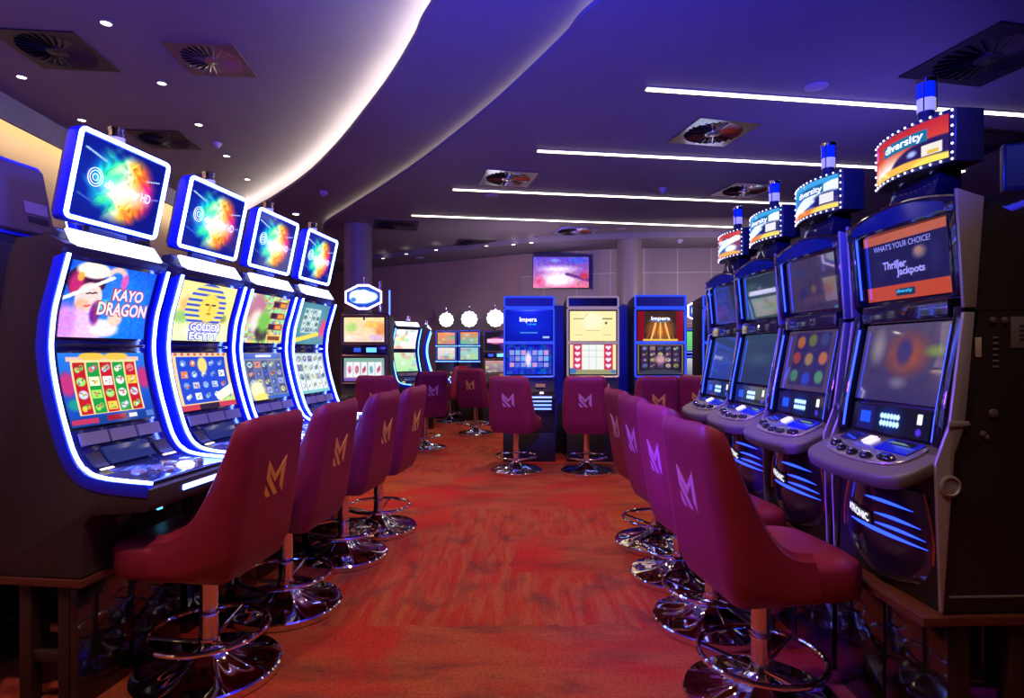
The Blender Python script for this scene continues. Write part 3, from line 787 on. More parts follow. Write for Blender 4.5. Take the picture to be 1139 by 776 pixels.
def left_machine(label, top_art, up_art, low_art, loc, rotz, topper=True, group='neon edged machines of the left row', neon=None):
    neon = neon or NEON
    ZB[0] = .494
    t = thing('slot_machine', label, 'slot machine', (*loc, .494), rotz, group)
    # outer body
    body = [(-.10, 1.80), (-.03, 1.765), (-.046, 1.735)] + [(x - .028, z - .012) for x, z in LPS[2:] if x < .26] + [(.325, .842), (.325, .775), (.30, .755), (.075, .735), (.042, .70), (.036, .50), (.03, .494), (-.355, .494), (-.355, 1.0), (-.34, 1.3), (-.28, 1.70), (-.24, 1.79)]
    MB().prism(body, -HW, HW).build('cabinet', CABSIDE, t, .006)
    # face panel inside the neon
    MB().ribbon([(x - .008, z) for x, z in LPS if x < .31], -HW + .02, HW - .02, .012).build('face_panel', mat('dark blue face', hexc(34, 36, 84), .14, 0, .4), t, .003)
    # side rails, coloured with the neon's blue glow, standing proud on both sides
    for sgn in (-1, 1):
        MB().ribbon([(x + .012, z + (.0)) for x, z in LPS if x < .315], *sorted((sgn * (HW + .004), sgn * (HW - .026))), .05).build('side_rail', FRAME_TINT, t, .004)
        nt_ = MB().tube([(x + .018, sgn * (HW - .011), z + (.004 if x > .02 else 0)) for x, z in LPS if x < .318], .0068, 8).build('neon_tube', neon, t)
    fu = smap_profile(sub(LPS, 1.412, 1.712), -.232, .215, .004); fl_ = smap_profile(sub(LPS, 1.055, 1.348), -.232, .215, .004)
    for nm, f, (z0, z1) in (('upper_screen', fu, (1.40, 1.722)), ('lower_screen', fl_, (1.045, 1.358))):
        MB().ribbon([(x - .004, z) for x, z in sub(LPS, z0, z1)][::-1], -.243, .226, .01).build('screen_surround', BEZELK, t, .002)
    us = screen('upper_screen', fu, up_art(), SCRB, t); ls = screen('lower_screen', fl_, low_art(), SCRB, t)
    if up_art is art_dragon:
        lettering('KAYO', fu, .50, .525, .90, .72, TEXTR, us, .003, .075); lettering('DRAGON', fu, .355, .305, .985, .52, TEXTR, us, .003, .075)
        lettering('KAYO', fu, .515, .54, .885, .705, TEXTO, us, .005); lettering('DRAGON', fu, .37, .32, .97, .505, TEXTO, us, .005)
    if up_art is art_mask:
        lettering('GOLDEN', fu, .25, .165, .83, .315, TEXTB, us, .003, .09); lettering('EGYPT', fu, .25, .01, .81, .165, TEXTB, us, .003, .09)
        lettering('GOLDEN', fu, .27, .18, .81, .30, TEXTW, us, .005); lettering('EGYPT', fu, .27, .025, .79, .15, TEXTW, us, .005)
    MB().box(-.118, -.108, -.24, .22, 1.372, 1.386).build('divider_bar', BEZELK, t, .003)
    # three small grey flaps and a dark touch display on the sloping deck
    fd = smap_profile(sub(LPS, .885, 1.035), -.235, .225, .004)
    def patch(name, u0, u1, v0, v1, m, th=.008):
        U = np.linspace(u0, u1, 6); V = np.linspace(v0, v1, 5); vs = []; fs = []
        for q in (0, 1):
            for v in V:
                for u in U:
                    x, y, z = fd(u, v); vs.append((float(x) + (th if q else 0), float(y), float(z) + (th * .4 if q else 0)))
        n = 6
        for q in (0, 1):
            for i in range(4):
                for j in range(5):
                    a = q * 30 + i * n + j; fs.append((a, a + 1, a + n + 1, a + n) if q else (a, a + n, a + n + 1, a + 1))
        edge = list(range(6)) + [11, 17, 23] + list(range(29, 23, -1)) + [18, 12, 6]
        for i in range(len(edge)):
            a, c = edge[i], edge[(i + 1) % len(edge)]; fs.append((a, c, c + 30, a + 30))
        return MB().add(vs, fs).build(name, m, t, smooth=False)
    patch('flap', .04, .33, .70, .97, GREYP); patch('flap', .36, .65, .70, .97, GREYP); patch('flap', .68, .97, .70, .97, GREYP)
    patch('deck_display', .22, .74, .16, .60, mat('dim display', (.01, .015, .05), .08, 0, .4, emit=(.03, .05, .22), strength=.5))
    patch('reader_slot', .04, .18, .14, .52, DARKP); patch('reader_slot', .80, .97, .14, .52, DARKP)
    patch('bill_light', .06, .18, .02, .08, mat('yellow light', (.9, .8, .4), .4, emit=(1., .8, .3), strength=1.2), .01)
    patch('bill_light', .80, .95, .02, .08, mat('yellow light'), .01)
    # button deck
    for (x, y, r, m) in ((.15, -.13, .026, 0), (.155, -.035, .024, 0), (.20, -.035, .024, 0), (.15, .055, .024, 0), (.20, .08, .030, 1), (.15, .14, .024, 0), (.20, .165, .02, 0)):
        z = float(np.interp(x, [p[0] for p in LP[8:]], [p[1] for p in LP[8:]]))
        MB().lathe([(r * 1.15, z - .002), (r * 1.15, z + .006), (r, z + .008), (r * .92, z + .013), (.001, z + .014)], (x, y, 0), 20).build('button', WHITE_GLOW if m else mat('button silver', hexc(170, 170, 190), .2, .5), t)
    # deck front: light bar, small lamp, plates
    MB().box(.322, .332, -.11, .15, .80, .822).build('deck_light', NEON_SOFT, t, .004)
    MB().box(.040, .046, .03, .22, .64, .71).build('cash_panel', BLACKG, t, .004)
    MB().box(.046, .054, .1, .13, .655, .69).build('ticket_lamp', mat('cyan lamp', (.2, .8, .9), .4, emit=(.1, .5, .9), strength=2.5), t, .002)
    MB().box(.040, .046, -.12, -.045, .65, .685).build('maker_plate', mat('plate', hexc(120, 116, 120), .4, .3), t, .002)
    MB().box(.040, .045, -.03, .02, .645, .69).build('coin_plate', mat('dark plate', hexc(52, 48, 54), .4, .3), t, .002)
    # header light under the topper
    MB().prism([(-.088, 1.832), (-.068, 1.835), (-.022, 1.768), (-.05, 1.755)], -.228, .228).build('header_light', HEADER, t, .003)
    MB().prism([(-.16, 1.78), (-.09, 1.78), (-.087, 1.815), (-.10, 1.836), (-.15, 1.832)], -.255, .255).build('header_housing', DARKP, t, .01)
    if topper:
        zt0, zt1, y0, y1 = 1.872, 2.229, -.246, .247
        sx = lambda z: -.079 + .079 * (z - zt0) / (zt1 - zt0)
        rr = rrect(y0, y1, zt0, zt1, .022)
        mb = MB(); n = len(rr)
        mb.add([(sx(z), y, z) for y, z in rr] + [(sx(z) - .055, y * .97, z) for y, z in rr], [tuple(range(n)), tuple(range(2 * n - 1, n - 1, -1))] + [(i, i + n, (i + 1) % n + n, (i + 1) % n) for i in range(n)])
        tp = mb.build('topper', FRAME_TINT, t, .003)
        r2 = rrect(y0 + .010, y1 - .010, zt0 + .010, zt1 - .010, .02)
        MB().tube([(sx(z) + .004, y, z) for y, z in r2], .0085, 8, True).build('neon_border', NEON, tp)
        f = smap_profile([(sx(z), z) for z in (zt0 + .022, zt1 - .022)], y0 + .022, y1 - .022, .003)
        ts = screen('topper_screen', f, art_burst(), SCRB, tp)
        lettering('diversity', f, .30, .40, .72, .54, TEXTW, ts); lettering('HD', f, .74, .41, .86, .53, TEXTW, ts, bold=0)
        mb = MB(); c = f(.19, .52); c = (float(c[0]) + .003, float(c[1]), float(c[2]))
        for rad in (.036, .026, .013): mb.torus(rad, .0014, (0, 0, 0), 24, 5)
        mb.v = [(c[0] + p[2] + p[1] * .2, c[1] + p[0], c[2] + p[1]) for p in mb.v]
        mb.build('round_logo', TEXTW, ts)
        cov = MB().prism([(-.132, 1.885), (-.150, 1.90), (-.085, 2.20), (-.060, 2.215)], -.225, .225).build('back_cover', mat('light grey cover', hexc(132, 122, 100), .55), tp, .004)
        MB().prism([(-.133, 1.985), (-.1375, 1.985), (-.1260, 2.04), (-.121, 2.04)], -.20, -.09).build('back_sticker', PAPER, cov)
        MB().prism([(-.138, 1.945), (-.1465, 1.945), (-.1405, 1.972), (-.134, 1.972)], -.20, -.10).build('back_vent', DARKP, cov)
        MB().box(-.125, -.095, -.1, .1, 1.80, 1.90).build('topper_bracket', DARKP, t, .005)
    bt = 2.262 if topper else 1.86
    bc = MB().lathe([(.024, bt - .40 if topper else bt), (.024, bt - .03), (.032, bt - .025), (.032, bt)], (-.12, .07, 0), 20).build('beacon', DARKP, t)
    MB().lathe([(.031, bt), (.031, bt + .028)], (-.12, .07, 0), 20).build('beacon_lens', WHITE_GLASS, bc)
    MB().lathe([(.034, bt + .028), (.034, bt + .036), (.031, bt + .038), (.031, bt + .06), (.034, bt + .062), (.034, bt + .07), (.02, bt + .076)], (-.12, .07, 0), 20).build('beacon_cap', CHROME, bc)
    return t
ANG_L = 7
def left_place(tl):
    """machine centre line from where its topper's near corner stands"""
    p = at_z(*tl, 2.229).to_2d(); a = math.radians(ANG_L); r = Vector((math.sin(a), math.cos(a)))
    return p + r * .246
LPOS = [left_place(q) for q in ((89, 137), (212, 193), (288, 229), (343, 253))]
RZ = -math.radians(ANG_L)
left_machine('nearest left machine with blue dragon game and pink robed woman on its upper screen', art_burst, art_dragon, art_reels_red, LPOS[0], RZ)
left_machine('second machine of the left row, pharaoh mask in yellow on its upper screen', art_burst, art_mask, art_reels_blue, LPOS[1], RZ)
left_machine('third machine of the left row, pale jungle picture with three small panels on its screen', art_burst, art_jungle, art_reels_mixed, LPOS[2], RZ)
left_machine('farthest machine of the left row, pale grey green screens of white symbols', art_burst, art_white_top, art_white_reels, LPOS[3], RZ)

WOODEDGE = mat('brown edge board', hexc(84, 42, 30), .3, 0, .3)
BASEGLOSS = mat('black mirror panel', (.010, .008, .010), .09, 0, .3, spec=.6)
LEGD = mat('dark brown leg', hexc(46, 26, 22), .5)
def machine_stand(label, loc, rotz, w, d0, zt, th, group, end=False, inset=.02):
    """table-like stand: board on legs with a glossy front; local front +x"""
    ZB[0] = 0
    t = thing('machine_stand', label, 'machine stand', (*loc, 0), rotz, group)
    MB().box(-.36, d0, -w / 2, w / 2, zt - th, zt - .001).build('top_board', WOODEDGE, t, .003)
    y0 = -w / 2 + (.0 if not end else .004)
    MB().box(d0 - inset - .03, d0 - inset, y0, -.012, 0.0, zt - th - .001).build('front_panel', BASEGLOSS, t, .002)
    MB().box(d0 - inset - .03, d0 - inset, -.006, w / 2 - .004, 0.0, zt - th - .001).build('front_panel', BASEGLOSS, t, .002)
    for sx, sy in ((d0 - inset - .10, -w / 2 + .02), (d0 - inset - .10, w / 2 - .07), (-.24, -w / 2 + .02), (-.34, w / 2 - .07)):
        MB().box(sx, sx + .05, sy, sy + .05, 0, zt - th - .001).build('leg', LEGD, t, .003)
    MB().box(-.20, d0 - inset - .10, -w / 2 + .03, -w / 2 + .06, .16, .20).build('cross_rail', LEGD, t, .003)
    return t
pitchL = min((LPOS[i + 1] - LPOS[i]).length for i in range(3)) - .004
for i, (q, lab) in enumerate(zip(LPOS, ('nearest left stand of dark glossy panels under the dragon game machine', 'glossy black stand under the pharaoh mask machine', 'glossy black stand under the third left machine', 'glossy black stand under the farthest left machine'))):
    machine_stand(lab, q, RZ, pitchL if i else .575, .046, .493, .03, 'stands under the left row', i == 0)
# back-to-back machines behind the left row, their grey backs towards us
def back_of(q, d): a = math.radians(ANG_L); return Vector(q) - Vector((math.cos(a), -math.sin(a))) * d
for q, lab in ((LPOS[0], 'machine behind the nearest left one, its grey topper back with a white sticker showing'),
               (LPOS[1], 'machine behind the pharaoh mask machine, seen as a thin lit topper edge')):
    left_machine(lab, art_burst, art_white_top, art_white_reels, back_of(q, .725), RZ + PI, group='back row machines behind the left row')
for q, lab in ((LPOS[0], 'stand behind the nearest left stand, holding the grey backed machine'), (LPOS[1], 'stand hidden behind the stand of the pharaoh mask machine')):
    machine_stand(lab, back_of(q, .725), RZ + PI, pitchL - .02, .046, .493, .03, 'stands under the back row')

# ================================================================== RIGHT ROW MACHINES (silver sided, with curved topper signs)
S_ = [(.040, 1.832), (.012, 1.532), (.016, 1.458), (.072, 1.165), (.088, 1.058)]
SZ = [p[1] for p in S_[::-1]]; SX = [p[0] for p in S_[::-1]]
sxr = lambda z: float(np.interp(z, SZ, SX))
def art_choice():
    A = Art(110, 84, (26, 26, 92)); A.a[:] = np.array((28, 30, 92)) / 255.
    A.rect(0, 0, 1, .2, (208, 100, 84)); A.mix((A.Y < .2) * (1 - np.abs(A.X - .6) * 1.3) * .25, (240, 150, 120)); A.rect(0, .80, 1, 1, (215, 82, 58)); A.ell(.66, .42, .1, .11, (150, 120, 140), .6).ell(.65, .4, .05, .06, (190, 140, 130), .5)
    A.ell(.82, .5, .1, .3, (40, 44, 112), .9).ell(.2, .5, .1, .3, (34, 36, 104), .9); A.rect(.36, .86, .58, .95, (16, 60, 90)); A.noise(.03, 3); return A
def art_faint(c0, c1, blobs):
    def f():
        A = Art(84, 70).vgrad(c0, c1)
        for b in blobs: A.ell(*b)
        A.noise(.04, 4); return A
    return f
up2 = art_faint((74, 62, 104), (66, 52, 92), [(.25, .3, .18, .1, (60, 60, 120), .6), (.3, .7, .1, .14, (44, 46, 110), .6), (.52, .62, .06, .1, (120, 90, 90), .5), (.5, .8, .3, .1, (90, 66, 100), .7)])
up3 = art_faint((46, 64, 92), (60, 84, 84), [(.25, .3, .18, .12, (70, 100, 110), .6)])
up4 = art_faint((44, 58, 76), (70, 60, 78), [(.3, .7, .3, .2, (96, 60, 80), .7)])
lw1 = art_faint((96, 82, 120), (58, 52, 110), [(.55, .4, .3, .34, (190, 90, 60), .8), (.52, .36, .12, .22, (70, 60, 130), .5), (.85, .35, .14, .1, (130, 150, 90), .7), (.2, .3, .12, .3, (160, 150, 160), .8), (.5, .75, .14, .1, (130, 120, 160), .8)])
def lw2():
    A = Art(84, 70, (84, 66, 104)); A.rect(.18, .04, .84, .92, (50, 44, 104))
    for x, y, c in ((.3, .2, (190, 110, 70)), (.52, .17, (110, 120, 60)), (.74, .16, (60, 70, 130)), (.26, .46, (170, 70, 70)), (.5, .48, (170, 130, 90)), (.76, .46, (200, 120, 70)), (.26, .76, (80, 140, 110)), (.5, .8, (40, 70, 220)), (.74, .76, (90, 150, 120))):
        A.ell(x, y, .09, .12, c, .3)
    A.noise(.04, 4); return A
lw3 = art_faint((60, 84, 116), (44, 62, 110), [(.5, .5, .5, .2, (70, 96, 130), .9)])
def sign_red():
    A = Art(110, 56, (226, 62, 30)); A.vgrad((190, 36, 26), (240, 110, 40))
    A.ell(.36, .9, .55, .5, (250, 240, 235), .7).ell(.9, .95, .55, .55, (40, 24, 80), .1).ell(.62, 1.02, .3, .38, (40, 24, 80), .3)
    A.ell(.55, 1.06, .75, .27, (250, 190, 70), .12).ell(.92, .98, .3, .16, (245, 230, 90), .3).ell(.66, .66, .07, .1, (170, 190, 255), .6)
    A.rect(.76, .55, .95, .8, (240, 230, 220)).rect(.82, .7, .92, .78, (225, 190, 60)).rect(.25, .18, .82, .46, (20, 110, 150)); return A
def sign_blue():
    A = Art(110, 56).vgrad((60, 170, 230), (20, 80, 190)); A.line(.05, .85, .95, .3, .16, (235, 245, 255)).ell(.85, .7, .3, .3, (20, 30, 110), .3)
    A.ell(.5, 1.1, .8, .3, (240, 130, 50), .12).ell(.85, .95, .3, .14, (240, 220, 100), .3).rect(.74, .5, .94, .78, (230, 230, 235)).rect(.28, .16, .8, .42, (20, 100, 150)).ell(.6, .62, .08, .1, (220, 235, 255), .6); return A
def sign_mixed():
    A = Art(90, 52).vgrad((220, 60, 40), (40, 60, 160)); A.ell(.5, .5, .3, .4, (30, 110, 190), .5).line(.1, .7, .9, .3, .12, (235, 245, 255)).ell(.75, .7, .2, .2, (240, 245, 255), .4).ell(.5, 1.05, .7, .28, (240, 170, 90), .15).ell(.35, .2, .14, .12, (250, 120, 60), .4); return A
SCRD = screen_mat('dim screen picture', .78, .05, .6)
RAIL = mat('glossy rail', (.012, .013, .03), .06, 0, .25)
PAD = mat('deck pad', hexc(96, 92, 94), .42)
BPANEL = mat('button panel metal', hexc(190, 186, 180), .22, .8)
RIBL = mat('blue rib light', (.1, .1, .3), .2, emit=(.02, .065, 1.), strength=2.8)
BELLY = mat('belly plastic', hexc(40, 36, 84), .12, .1, .6, noise=(5, hexc(58, 40, 70), .3))
REFL_TRIM = mat('orange reflecting trim', hexc(170, 84, 54), .3, .5)  # orange reflection put into the trim's own colour
BLUETRAY = mat('blue tray', hexc(20, 34, 190), .2, 0, .4)
def right_machine(label, up, low, sign, loc, rotz, first=False, texts=()):
    ZB[0] = .521
    t = thing('slot_machine', label, 'slot machine', (*loc, .521), rotz, 'silver sided machines of the right row')
    HWR = .29
    body = [(-.02, 1.845), (.03, 1.852)] + [(sxr(z) - .016, z) for z in (1.832, 1.7, 1.532, 1.458, 1.3, 1.165, 1.058)] + [(.115, 1.02), (.125, .93), (.10, .87), (.106, .521), (-.60, .521), (-.60, 1.70), (-.12, 1.80)]
    cab = MB().prism(body, -HWR + .012, HWR - .012).build('cabinet', BLACK, t, .005)
    for s in (-1, 1):
        ya, yb = sorted((s * HWR, s * (HWR - .013)))
        MB().prism([(.072, 1.869), (-.018, 1.842), (.008, 1.493), (.048, 1.493)], ya, yb).build('side_panel', SILVER, t, .003)
        MB().prism([(.048, 1.478), (.012, 1.478), (.045, 1.12), (.078, 1.03), (.114, .53), (.122, .53), (.139, 1.0), (.094, 1.12)], ya, yb).build('side_panel', SILVER, t, .003)
        MB().prism([(.100, 1.135), (.035, 1.135), (.03, 1.12), (.104, 1.115)], *sorted((s * (HWR + .006), s * HWR))).build('side_ledge', SILVER, t, .003)
        lk = MB().lathe([(.034, 0), (.034, .006), (.028, .008), (.026, .003), (.001, .003)], (.095, 0, .93), 24, axis='y')
        if s < 0: lk.v = [(x, -y, z) for x, y, z in lk.v]
        lk.v = [(x * 1 if True else x, y + s * HWR, z) for x, y, z in lk.v]; lk.build('speaker_ring', SILVER, t)
        # glossy rails beside the screens with a blue light line inside
        MB().ribbon([(sxr(z) + .034 - (.010 if z < 1.5 else 0), z) for z in (1.845, 1.7, 1.532)], *sorted((s * (HWR - .012), s * .236)), .06).build('side_rail', RAIL, t, .008)
        MB().ribbon([(sxr(z) + .030, z) for z in (1.50, 1.458, 1.3, 1.165, 1.045)], *sorted((s * (HWR - .012), s * .236)), .06).build('side_rail', RAIL, t, .008)
        MB().tube([(sxr(z) + .022, s * .238, z) for z in (1.82, 1.7, 1.56)], .0055, 6).build('edge_light', BLUE_EDGE, t)
        MB().tube([(sxr(z) + .024, s * .238, z) for z in (1.44, 1.3, 1.165, 1.06)], .0045, 6).build('edge_light', BLUE_EDGE, t)
    # arched crown over the upper screen
    n = 14; arch = [(-.278 + .556 * k / n, 1.846 + .062 * math.sin(PI * (.12 + .76 * k / n)) - .02) for k in range(n + 1)]
    mb = MB(); P = arch + [(.278, 1.80), (-.278, 1.80)]; k = len(P)
    mb.add([(.074, y, z) for y, z in P] + [(-.05, y, z) for y, z in P], [tuple(range(k)), tuple(range(2 * k - 1, k - 1, -1))] + [(i, i + k, (i + 1) % k + k, (i + 1) % k) for i in range(k)])
    cr = mb.build('crown', RAIL, t, .006)
    mb = MB(); P = [(y * .86, z - .010) for y, z in arch] + [(.238, 1.812), (-.238, 1.812)]; k = len(P)
    mb.add([(.0765, y, z) for y, z in P] + [(.073, y, z) for y, z in P], [tuple(range(k)), tuple(range(2 * k - 1, k - 1, -1))] + [(i, i + k, (i + 1) % k + k, (i + 1) % k) for i in range(k)])
    mb.build('crown_glass', mat('crown glass', (.006, .012, .12), .08, 0, .6, emit=(.0, .01, .20), strength=.35), cr, smooth=False)
    MB().tube([(.07, y, z) for y, z in arch], .005, 6).build('crown_trim', CHROME, cr)
    MB().prism([(sxr(1.53) + .034, 1.53), (sxr(1.53) - .015, 1.53), (sxr(1.46) - .015, 1.462), (sxr(1.46) + .03, 1.462)], -.22, .22).build('divider_bar', BEZELK, t, .006)
    MB().lathe([(.013, .0), (.013, .006), (.010, .009), (.001, .009)], (sxr(1.495) + .03, .02, 1.497), 16, axis='x').build('lock', CHROME, t)
    fu = smap_profile([(sxr(z), z) for z in np.linspace(1.550, 1.822, 8)], -.223, .223, .002); fl_ = smap_profile([(sxr(z), z) for z in np.linspace(1.170, 1.455, 8)], -.223, .223, .002)
    MB().ribbon([(sxr(z) - .001, z) for z in (1.825, 1.7, 1.535)], -.237, .237, .012).build('screen_surround', BEZELK, t, .002)
    MB().ribbon([(sxr(z) - .001, z) for z in (1.458, 1.3, 1.166)], -.237, .237, .012).build('screen_surround', BEZELK, t, .002)
    us = screen('upper_screen', fu, up(), SCRD, t); ls = screen('lower_screen', fl_, low(), SCRD, t)
    if first:
        lettering("WHAT'S YOUR CHOICE?", fu, .14, .69, .80, .77, TEXTD, us, bold=.0)
        lettering('Thriller', fu, .24, .42, .52, .53, TEXTD, us, bold=.03); lettering('Jackpots', fu, .40, .29, .72, .42, TEXTD, us, bold=.03)
        lettering('diversity', fu, .38, .07, .56, .13, TEXTC, us)
    else:
        MB().box(sxr(1.515) + .026, sxr(1.515) + .032, -.045, .01, 1.508, 1.524).build('chrome_badge', CHROME, t, .003)
    # display strip above the deck
    MB().ribbon([(sxr(z) + .004, z) for z in (1.158, 1.052)], -.218, .218, .014).build('display_strip', BEZELK, t, .002)
    fs = smap_profile([(sxr(z) + .005, z) for z in (1.056, 1.154)], -.2, .2, .003)
    A = Art(90, 24, (4, 8, 26)); A.rect(.06, .1, .30, .95, (14, 16, 80)).rect(.1, .3, .25, .7, (20, 70, 220)).ell(.5, .5, .22, .7, (8, 40, 130), .9)
    for i in range(6):
        for j in range(2): A.ell(.4 + .042 * i, .38 + .26 * j, .024, .12, (190, 240, 255), .3)
    A.rect(.84, .18, .9, .5, (230, 235, 235)).ell(.87, .76, .04, .16, (60, 40, 190), .4)
    screen('display', fs, A, screen_mat('strip display picture', 1.6), t)
    # padded deck with metal button panel
    out = [(.06, -.268), (.16, -.284), (.225, -.280), (.258, -.245), (.276, -.16), (.284, 0), (.276, .16), (.258, .245), (.225, .280), (.16, .284), (.06, .268)]
    O = [(p.x, p.y) for p in bez([Vector(q) for q in out], 5)]
    zt = lambda x: 1.045 - (x - .06) * .46
    mb = MB(); k = len(O)
    mb.add([(x, y, zt(x)) for x, y in O] + [(x - .012, y * .985, zt(x) - .050) for x, y in O], [tuple(range(k)), tuple(range(2 * k - 1, k - 1, -1))] + [(i, i + k, (i + 1) % k + k, (i + 1) % k) for i in range(k)])
    mb.build('padded_deck', PAD, t, .016, 3)
    O2 = [(.085, -.21), (.15, -.225), (.20, -.205), (.228, -.13), (.238, 0), (.228, .13), (.20, .205), (.15, .225), (.085, .21)]
    O2 = [(p.x, p.y) for p in bez([Vector(q) for q in O2], 4)]; k = len(O2)
    mb = MB().add([(x, y, zt(x) + .010) for x, y in O2] + [(x, y, zt(x) - .004) for x, y in O2], [tuple(range(k)), tuple(range(2 * k - 1, k - 1, -1))] + [(i, i + k, (i + 1) % k + k, (i + 1) % k) for i in range(k)])
    bp = mb.build('button_panel', BPANEL, t, .003)
    def tile(name, x0, x1, y0, y1, m, h=.016, tri=None):
        P = tri or [(x0, y0), (x1, y0), (x1, y1), (x0, y1)]; k = len(P)
        return MB().add([(x, y, zt(x) + h) for x, y in P] + [(x, y, zt(x) + .006) for x, y in P], [tuple(range(k)), tuple(range(2 * k - 1, k - 1, -1))] + [(i, i + k, (i + 1) % k + k, (i + 1) % k) for i in range(k)]).build(name, m, t, .001, 1, False)
    DKB = mat('deck window', (.012, .012, .07), .08, 0, .5, emit=(.01, .015, .16), strength=.5)
    tile('deck_window', .10, .15, -.195, -.105, DKB)
    tile('bill_tray', .098, .165, .03, .195, BLUETRAY)
    tile('tray_slot', .105, .13, .06, .17, BLACKG, .018)
    tile('arrow_light', 0, 0, 0, 0, mat('arrow glow', (.8, .8, .8), .3, emit=(.8, .88, 1.), strength=.75), .016, [(.105, -.075), (.105, -.035), (.145, -.075)]); tile('arrow_light', 0, 0, 0, 0, mat('arrow glow', (.8, .8, .8), .3, emit=(.8, .88, 1.), strength=.75), .016, [(.15, -.055), (.15, -.015), (.11, -.015)])
    for y, w_, xx in ((-.165, .026, .185), (-.095, .024, .203), (-.02, .024, .212), (.055, .026, .21), (.14, .04, .196)):
        z = zt(xx); b = MB().lathe([(1.12, z + .006), (1.12, z + .012), (1., z + .016), (.86, z + .024), (.001, z + .025)], n=20)
        b.v = [(x * .017 + xx, yy * w_ + y, zz) for x, yy, zz in b.v]; bt = b.build('button', BLACKG, t)
        b = MB().lathe([(.66, z + .0235), (.62, z + .027), (.001, z + .0275)], n=16); b.v = [(x * .017 + xx, yy * w_ + y, zz) for x, yy, zz in b.v]
        b.build('button_cap', CHROME if y != .14 else BLUETRAY, bt)
    # bulging lower front with blue ribs and a lit name plate
    Z = np.linspace(.552, .885, 16); U = np.linspace(-1, 1, 19)
    hw = lambda z: float(np.interp(z, [.552, .565, .59, .64, .72, .80, .885], [.10, .165, .205, .235, .24, .225, .195]))
    bx = lambda u, z: .100 + (.030 + .045 * (z - .55) / .33) * math.cos(u * PI / 2) ** .8
    vs = [(bx(u, z), u * hw(z), z) for z in Z for u in U] + [(.07, u * hw(z), z) for z in Z for u in U]
    n = len(U); m_ = len(Z); fsx = []
    for i in range(m_ - 1):
        for j in range(n - 1): a = i * n + j; fsx.append((a, a + 1, a + n + 1, a + n)); b_ = a + n * m_; fsx.append((b_, b_ + n, b_ + n + 1, b_ + 1))
    ring = list(range(n)) + [i * n + n - 1 for i in range(1, m_)] + [(m_ - 1) * n + j for j in range(n - 2, -1, -1)] + [i * n for i in range(m_ - 2, 0, -1)]
    for i in range(len(ring)): a, c = ring[i], ring[(i + 1) % len(ring)]; fsx.append((a, a + n * m_, c + n * m_, c))
    bl = MB().add(vs, fsx).build('belly_panel', BELLY, t)
    for k, (z0, ua, ub) in enumerate(((.83, -.05, .80), (.778, .12, .86), (.742, .10, .90), (.716, -.6, .92))):
        pts = []
        for q in np.linspace(0, 1, 9):
            z = z0 + .006 * math.sin(PI * q) - .012 * q; u = ua + (ub - ua) * q
            pts.append((bx(u, z) + .002, u * hw(z), z))
        mb = MB(); base = MB().tube(pts, 1., 6)
        vv = []
        for i, p in enumerate(pts):
            rr = (.0075 if k == 3 else .006) * math.sin(PI * (.08 + .88 * i / 8))
            for j in range(6):
                c = Vector(base.v[i * 6 + j]) - Vector(p); vv.append(tuple(Vector(p) + c * rr))
        base.v = vv; base.build('blue_rib', RIBL, bl)
    for s in (-1, 1):
        MB().tube([(bx(s, z) + .004, s * hw(z), z) for z in np.linspace(.66, .885, 8)], .006, 6).build('belly_trim', REFL_TRIM if s > 0 else CHROME, bl)
    fb = lambda u, v: (np.vectorize(lambda a, c: bx((a * .17 - .16) / .22, .742 + .045 * c - .015 * a) + .006)(u, v), u * .17 - .16 + 0 * v, .742 + .045 * v - .015 * u)
    g = MB(); UU = np.linspace(0, 1, 7); vsx = []
    for off in (0, .006):
        for v in (0, 1):
            for u in UU: x, y, z = fb(np.array(u), np.array(v)); vsx.append((float(x) + off - .006, float(y), float(z)))
    fx = []
    for j in range(6): fx += [(14 + j, 14 + j + 1, 21 + j + 1, 21 + j), (j, 7 + j, 8 + j, j + 1), (j, j + 1, 15 + j, 14 + j), (7 + j, 21 + j, 22 + j, 8 + j)]
    fx += [(0, 14, 21, 7), (6, 13, 27, 20)]
    npl = g.add(vsx, fx).build('name_plate', mat('name plate', (.05, .05, .07), .2, .4), bl, smooth=False)
    lettering('ATRONIC', fb, .08, .16, .94, .84, TEXTW, npl, .003, .03)
    # curved topper sign on posts
    zb0, zt0 = 1.985, 2.163
    gx = lambda y: .0 + .05 * (1 - (y / .2) ** 2)
    Y = np.linspace(-.2, .2, 15); P = [(gx(y), y) for y in Y] + [(-.10, .195), (-.10, -.195)]
    sg = MB().plate(P, zb0, zt0).build('topper_sign', DARKP, t, .003)
    def fsg(u, v): y = -.182 + .364 * np.asarray(u, float); return gx(y) + .003, y, zb0 + .016 + (zt0 - zb0 - .032) * np.asarray(v, float)
    sc = screen('sign_face', fsg, sign(), SCR, sg)
    lettering('diversity', fsg, .29, .55, .79, .80, TEXTW, sc, .003, .02)
    mb = MB()
    pts = [(gx(y) + .003, y, z) for z in (zb0 + .008, zt0 - .008) for y in np.linspace(-.192, .192, 13)] + [(gx(y) + .003, y, z) for y in (-.192, .192) for z in np.linspace(zb0 + .03, zt0 - .03, 5)]
    for x, y, z in pts: mb.lathe([(.0045, 0), (.0035, .003), (.0005, .0045)], (x, y, z), 8, axis='x')
    o = mb.build('bulb_border', BULB, sg); o['kind'] = 'stuff'
    MB().lathe([(.024, 1.86), (.024, 1.99)], (-.03, .075, 0), 20).build('post', CHROME, t); MB().lathe([(.024, 1.86), (.024, 1.99)], (-.03, -.075, 0), 20).build('post', CHROME, t)
    MB().prism([(-.09, 1.84), (.03, 1.852), (.005, 1.93), (-.01, 1.99), (-.09, 1.99)], -.12, .12).build('sign_base', RAIL, t, .012)
